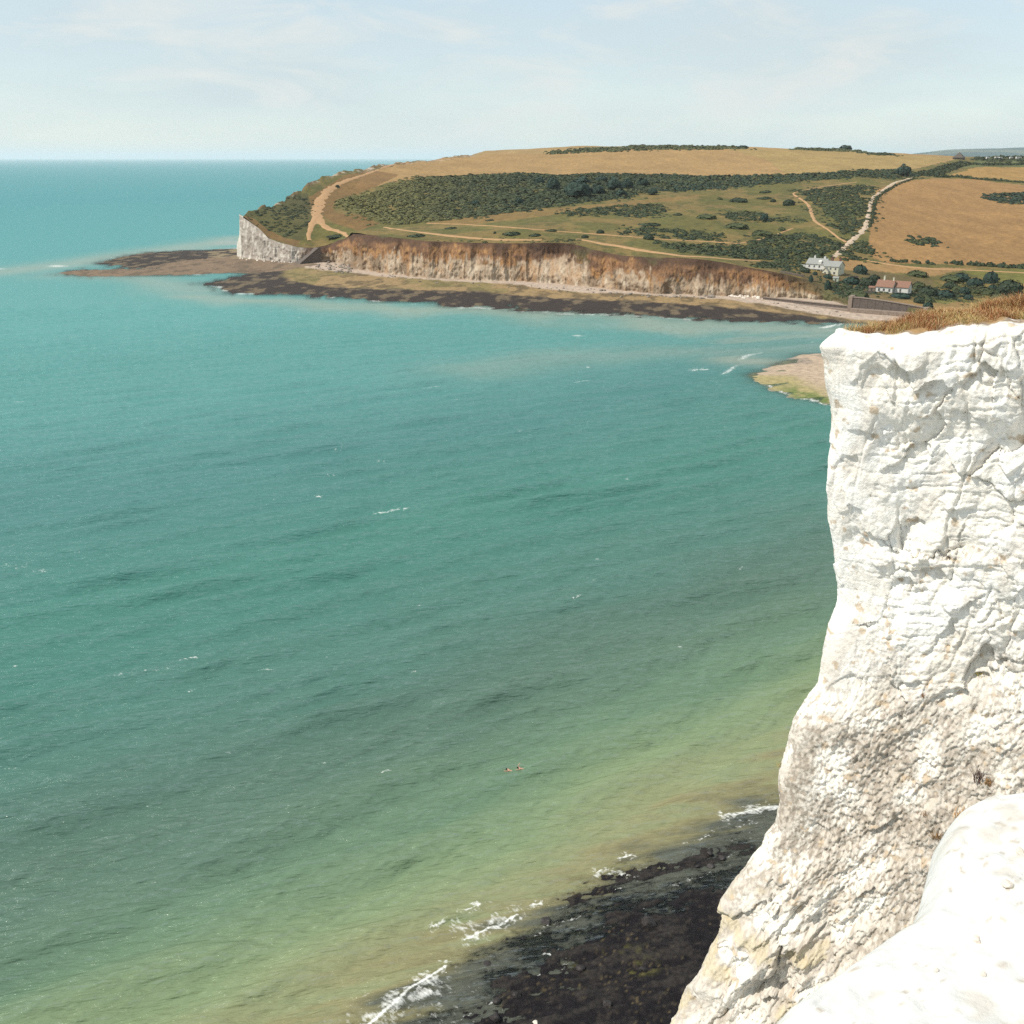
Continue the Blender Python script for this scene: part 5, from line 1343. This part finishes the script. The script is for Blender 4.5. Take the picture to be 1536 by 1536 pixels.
keepp = (dens / dens.max()) * sst(.22, .5, wdist + (patch - .5) * .9) * sst(.35, 1.2, sj) * sst(.25, .5, patch + .12) * 1.0
k = (r.random(len(sj)) < keepp * 3.0) & (sj < 13)
gP = np.stack([gx_, gy_, gz_ - .02], -1)[k]
if len(gP) > 190000: gP = gP[r.permutation(len(gP))[:190000]]
tone = fbm(803, gP[:, 0] / .7, gP[:, 1] / .7, octs=3) + r.normal(size=len(gP)) * .09
gc = mixc(np.broadcast_to((.50, .33, .14), (len(gP), 3)), (.33, .145, .06), sst(.42, .58, tone))
gc = mixc(gc, (.60, .46, .24), (r.random(len(gP)) < .16) * .9)
gc = mixc(gc, (.20, .20, .06), (r.random(len(gP)) < .05 + .22 * (tone < .44)) * .8)
hg = .10 + .13 * sst(.4, .65, fbm(805, gP[:, 0] / .9, gP[:, 1] / .9, octs=2)) + .10 * sst(3, 6, gP[:, 0] - 8)
V, Fq, C = blades(gP, hg, .0055, 1.1, gc, 33)
tag(put_mesh('dry_grass', V, Fq, M_blade, col=C, smooth=False), 'dry orange grass growing on top of the chalk cliff', 'grass', kind='stuff')
def tuft(px, py, h, n, c0, c1, label, seed, lean=1.0, wid=.008, spread=.10):
    hit, nn = on_obj(promontory, px, py)
    if hit is None: return
    r = np.random.default_rng(seed)
    P_ = np.array(hit) + r.normal(size=(n, 3)) * spread * np.array([1, .5, .35])
    C_ = mixc(np.broadcast_to(c0, (n, 3)), c1, r.random(n))
    V, Fq, C_ = blades(P_, np.full(n, h), wid, lean, C_, seed)
    tag(put_mesh('plant_tuft', V, Fq, M_blade, col=C_, smooth=False), label, 'plant', 'plants rooted in the chalk face')
tuft(1468, 1172, .42, 34, (.06, .035, .03), (.10, .06, .045), 'dark brown dead stalks on the lower chalk face', 41, .7, .010, .10)
tuft(1483, 1176, .20, 70, (.34, .20, .08), (.22, .12, .05), 'tan tuft right beside the dead stalks', 42, 1.2)
tuft(1406, 1257, .20, 80, (.36, .22, .09), (.20, .11, .05), 'round brown tuft on the chalk above the near ledge', 43, 1.3)
tuft(1390, 1224, .13, 50, (.34, .18, .09), (.26, .15, .07), 'small reddish tuft above the round brown one', 44, 1.2)
tuft(1438, 1225, .34, 40, (.58, .34, .14), (.50, .30, .12), 'orange upright tuft near the top of the ledge', 45, .4)
tuft(1470, 1012, .13, 50, (.40, .32, .09), (.30, .26, .06), 'small yellow green tuft high on the chalk face', 46, 1.2)
tuft(1386, 1046, .14, 30, (.34, .16, .07), (.26, .13, .06), 'little rust coloured tuft in the middle of the chalk face', 47, .5, .008, .04)
tuft(1171, 1150, .12, 40, (.30, .26, .08), (.40, .30, .12), 'small tuft on the left outline of the cliff', 48, 1.2)

# ================================================================== PEOPLE
def person(name, joints, bones, loc, rz, label, cloth=None, hair=True, group=None, hairpos=None):
    """one continuous skinned body; joints = {name: (x, y, z, radius)}"""
    root = empty(name, loc, rz); tag(root, label, 'person', group)
    me = bpy.data.meshes.new('body')
    names = list(joints)
    me.from_pydata([joints[n][:3] for n in names], [(names.index(a), names.index(b)) for a, b in bones], [])
    o = bpy.data.objects.new('body', me); COL.objects.link(o); o.parent = root
    md = o.modifiers.new('skin', 'SKIN'); md.use_smooth_shade = True
    for i, n in enumerate(names):
        rr = joints[n][3]; me.skin_vertices[0].data[i].radius = (rr, rr)
    me.skin_vertices[0].data[names.index('pelvis')].use_root = True
    o.modifiers.new('sub', 'SUBSURF').levels = 1; o.modifiers['sub'].render_levels = 1
    me.materials.append(M_skin)
    h = joints['head']
    bm = bmesh.new(); bmesh.ops.create_icosphere(bm, subdivisions=2, radius=.115)
    bmesh.ops.translate(bm, verts=bm.verts, vec=(h[0] - .015, h[1] + .02, h[2] + .025)); bm_obj('hair', bm, M_hair, root, True)
    for nm, keys, mat, grow in cloth or []:
        sub = [b for b in bones if b[0] in keys and b[1] in keys]
        m2 = bpy.data.meshes.new(nm)
        m2.from_pydata([joints[n][:3] for n in keys], [(keys.index(a), keys.index(b)) for a, b in sub], [])
        c = bpy.data.objects.new(nm, m2); COL.objects.link(c); c.parent = root
        md = c.modifiers.new('skin', 'SKIN'); md.use_smooth_shade = True
        for i, n in enumerate(keys):
            rr = joints[n][3] * grow; m2.skin_vertices[0].data[i].radius = (rr, rr)
        m2.skin_vertices[0].data[0].use_root = True
        c.modifiers.new('sub', 'SUBSURF').levels = 1
        m2.materials.append(mat)
    return root
STAND = dict(pelvis=(0, 0, .95, .13), waist=(0, 0, 1.10, .12), chest=(0, 0, 1.32, .14), neck=(0, 0, 1.50, .055), head=(0, -.02, 1.64, .10), crown=(0, 0, 1.73, .07),
    sl=(.18, 0, 1.42, .06), el=(.25, .02, 1.15, .045), wl=(.27, -.06, .90, .035), hl=(.27, -.09, .78, .03), sr=(-.18, 0, 1.42, .06), er=(-.25, .02, 1.15, .045), wr=(-.27, -.06, .90, .035), hr=(-.27, -.09, .78, .03),
    kl=(.10, -.08, .50, .07), al=(.11, .06, .09, .045), fl=(.11, -.10, .03, .04), kr=(-.10, .05, .50, .07), ar=(-.11, .16, .09, .045), fr=(-.11, .02, .03, .04))
BONES = [('pelvis', 'waist'), ('waist', 'chest'), ('chest', 'neck'), ('neck', 'head'), ('head', 'crown'), ('chest', 'sl'), ('sl', 'el'), ('el', 'wl'), ('wl', 'hl'), ('chest', 'sr'), ('sr', 'er'), ('er', 'wr'), ('wr', 'hr'),
    ('pelvis', 'kl'), ('kl', 'al'), ('al', 'fl'), ('pelvis', 'kr'), ('kr', 'ar'), ('ar', 'fr')]
SHIRT = ['pelvis', 'waist', 'chest', 'sl', 'el', 'sr', 'er']; TROUS = ['pelvis', 'kl', 'al', 'kr', 'ar']
for px, py, lb, top in [(510, 348.3, 'walker in dark clothes on the headland path near the cliff brink', M_cloth_dark), (1299.5, 343, 'walker in dark clothes on the upper chalk track', M_cloth_dark), (1270.5, 374, 'walker on the chalk track junction behind the cottages', M_cloth_dark)]:
    p = on_hill(px, py)
    person('person', STAND, BONES, (p.x, p.y, p.z + .3), .4, lb, [('shirt', SHIRT, top, 1.15), ('trousers', TROUS, M_cloth_dark, 1.18)], group='walkers on the paths')
SWIM = dict(pelvis=(.50, 0, -.16, .13), waist=(.33, 0, -.10, .12), chest=(.12, 0, -.02, .145), neck=(-.06, 0, .05, .055), head=(-.20, 0, .13, .10), crown=(-.27, 0, .19, .07),
    sl=(.04, .19, .0, .06), el=(-.22, .30, .02, .045), wl=(-.45, .22, .0, .035), hl=(-.58, .17, -.01, .03), sr=(.04, -.19, .0, .06), er=(-.22, -.30, .02, .045), wr=(-.45, -.22, .0, .035), hr=(-.58, -.17, -.01, .03),
    kl=(.92, .12, -.24, .075), al=(1.32, .14, -.20, .045), fl=(1.48, .15, -.20, .035), kr=(.92, -.12, -.28, .075), ar=(1.32, -.14, -.30, .045), fr=(1.48, -.15, -.30, .035))
CRAWL = dict(SWIM); CRAWL.update(el=(-.12, .30, .32, .045), wl=(.10, .34, .52, .035), hl=(.20, .35, .60, .03), head=(-.20, .03, .12, .10), crown=(-.27, .05, .17, .07))
def water_z(P):
    a = P[0] / P[1]; i = int(np.argmin(np.abs(Ys - P[1]))); j = int(np.argmin(np.abs(As - a)))
    return float(sea_z[i, j])
P = gp(761, 1157); person('person', SWIM, BONES, (P[0] + .1, P[1], water_z(P) + .05), -.1, 'swimmer with dark wet hair doing breaststroke, left of the pair', None)
P = gp(779, 1156); person('person', CRAWL, BONES, (P[0], P[1], water_z(P) + .08), .15, 'swimmer with a raised arm and a small splash, right of the pair', [('swimwear', ['pelvis', 'waist'], M_cloth_red, 1.06)])

# ================================================================== AIR
HAZE = 0.000032
if HAZE:
    bm = bmesh.new(); bx(bm, -100500, 100500, -300, 100500, -8, 330)
    m, nt, bs, N, L = new_mat('haze_air'); N.remove(bs)
    pv = N.new('ShaderNodeVolumePrincipled')
    pv.inputs['Color'].default_value = (.93, .96, 1, 1); pv.inputs['Density'].default_value = HAZE; pv.inputs['Anisotropy'].default_value = .2
    L.new(pv.outputs['Volume'], N['Material Output'].inputs['Volume'])
    tag(bm_obj('haze', bm, m), kind='stuff')
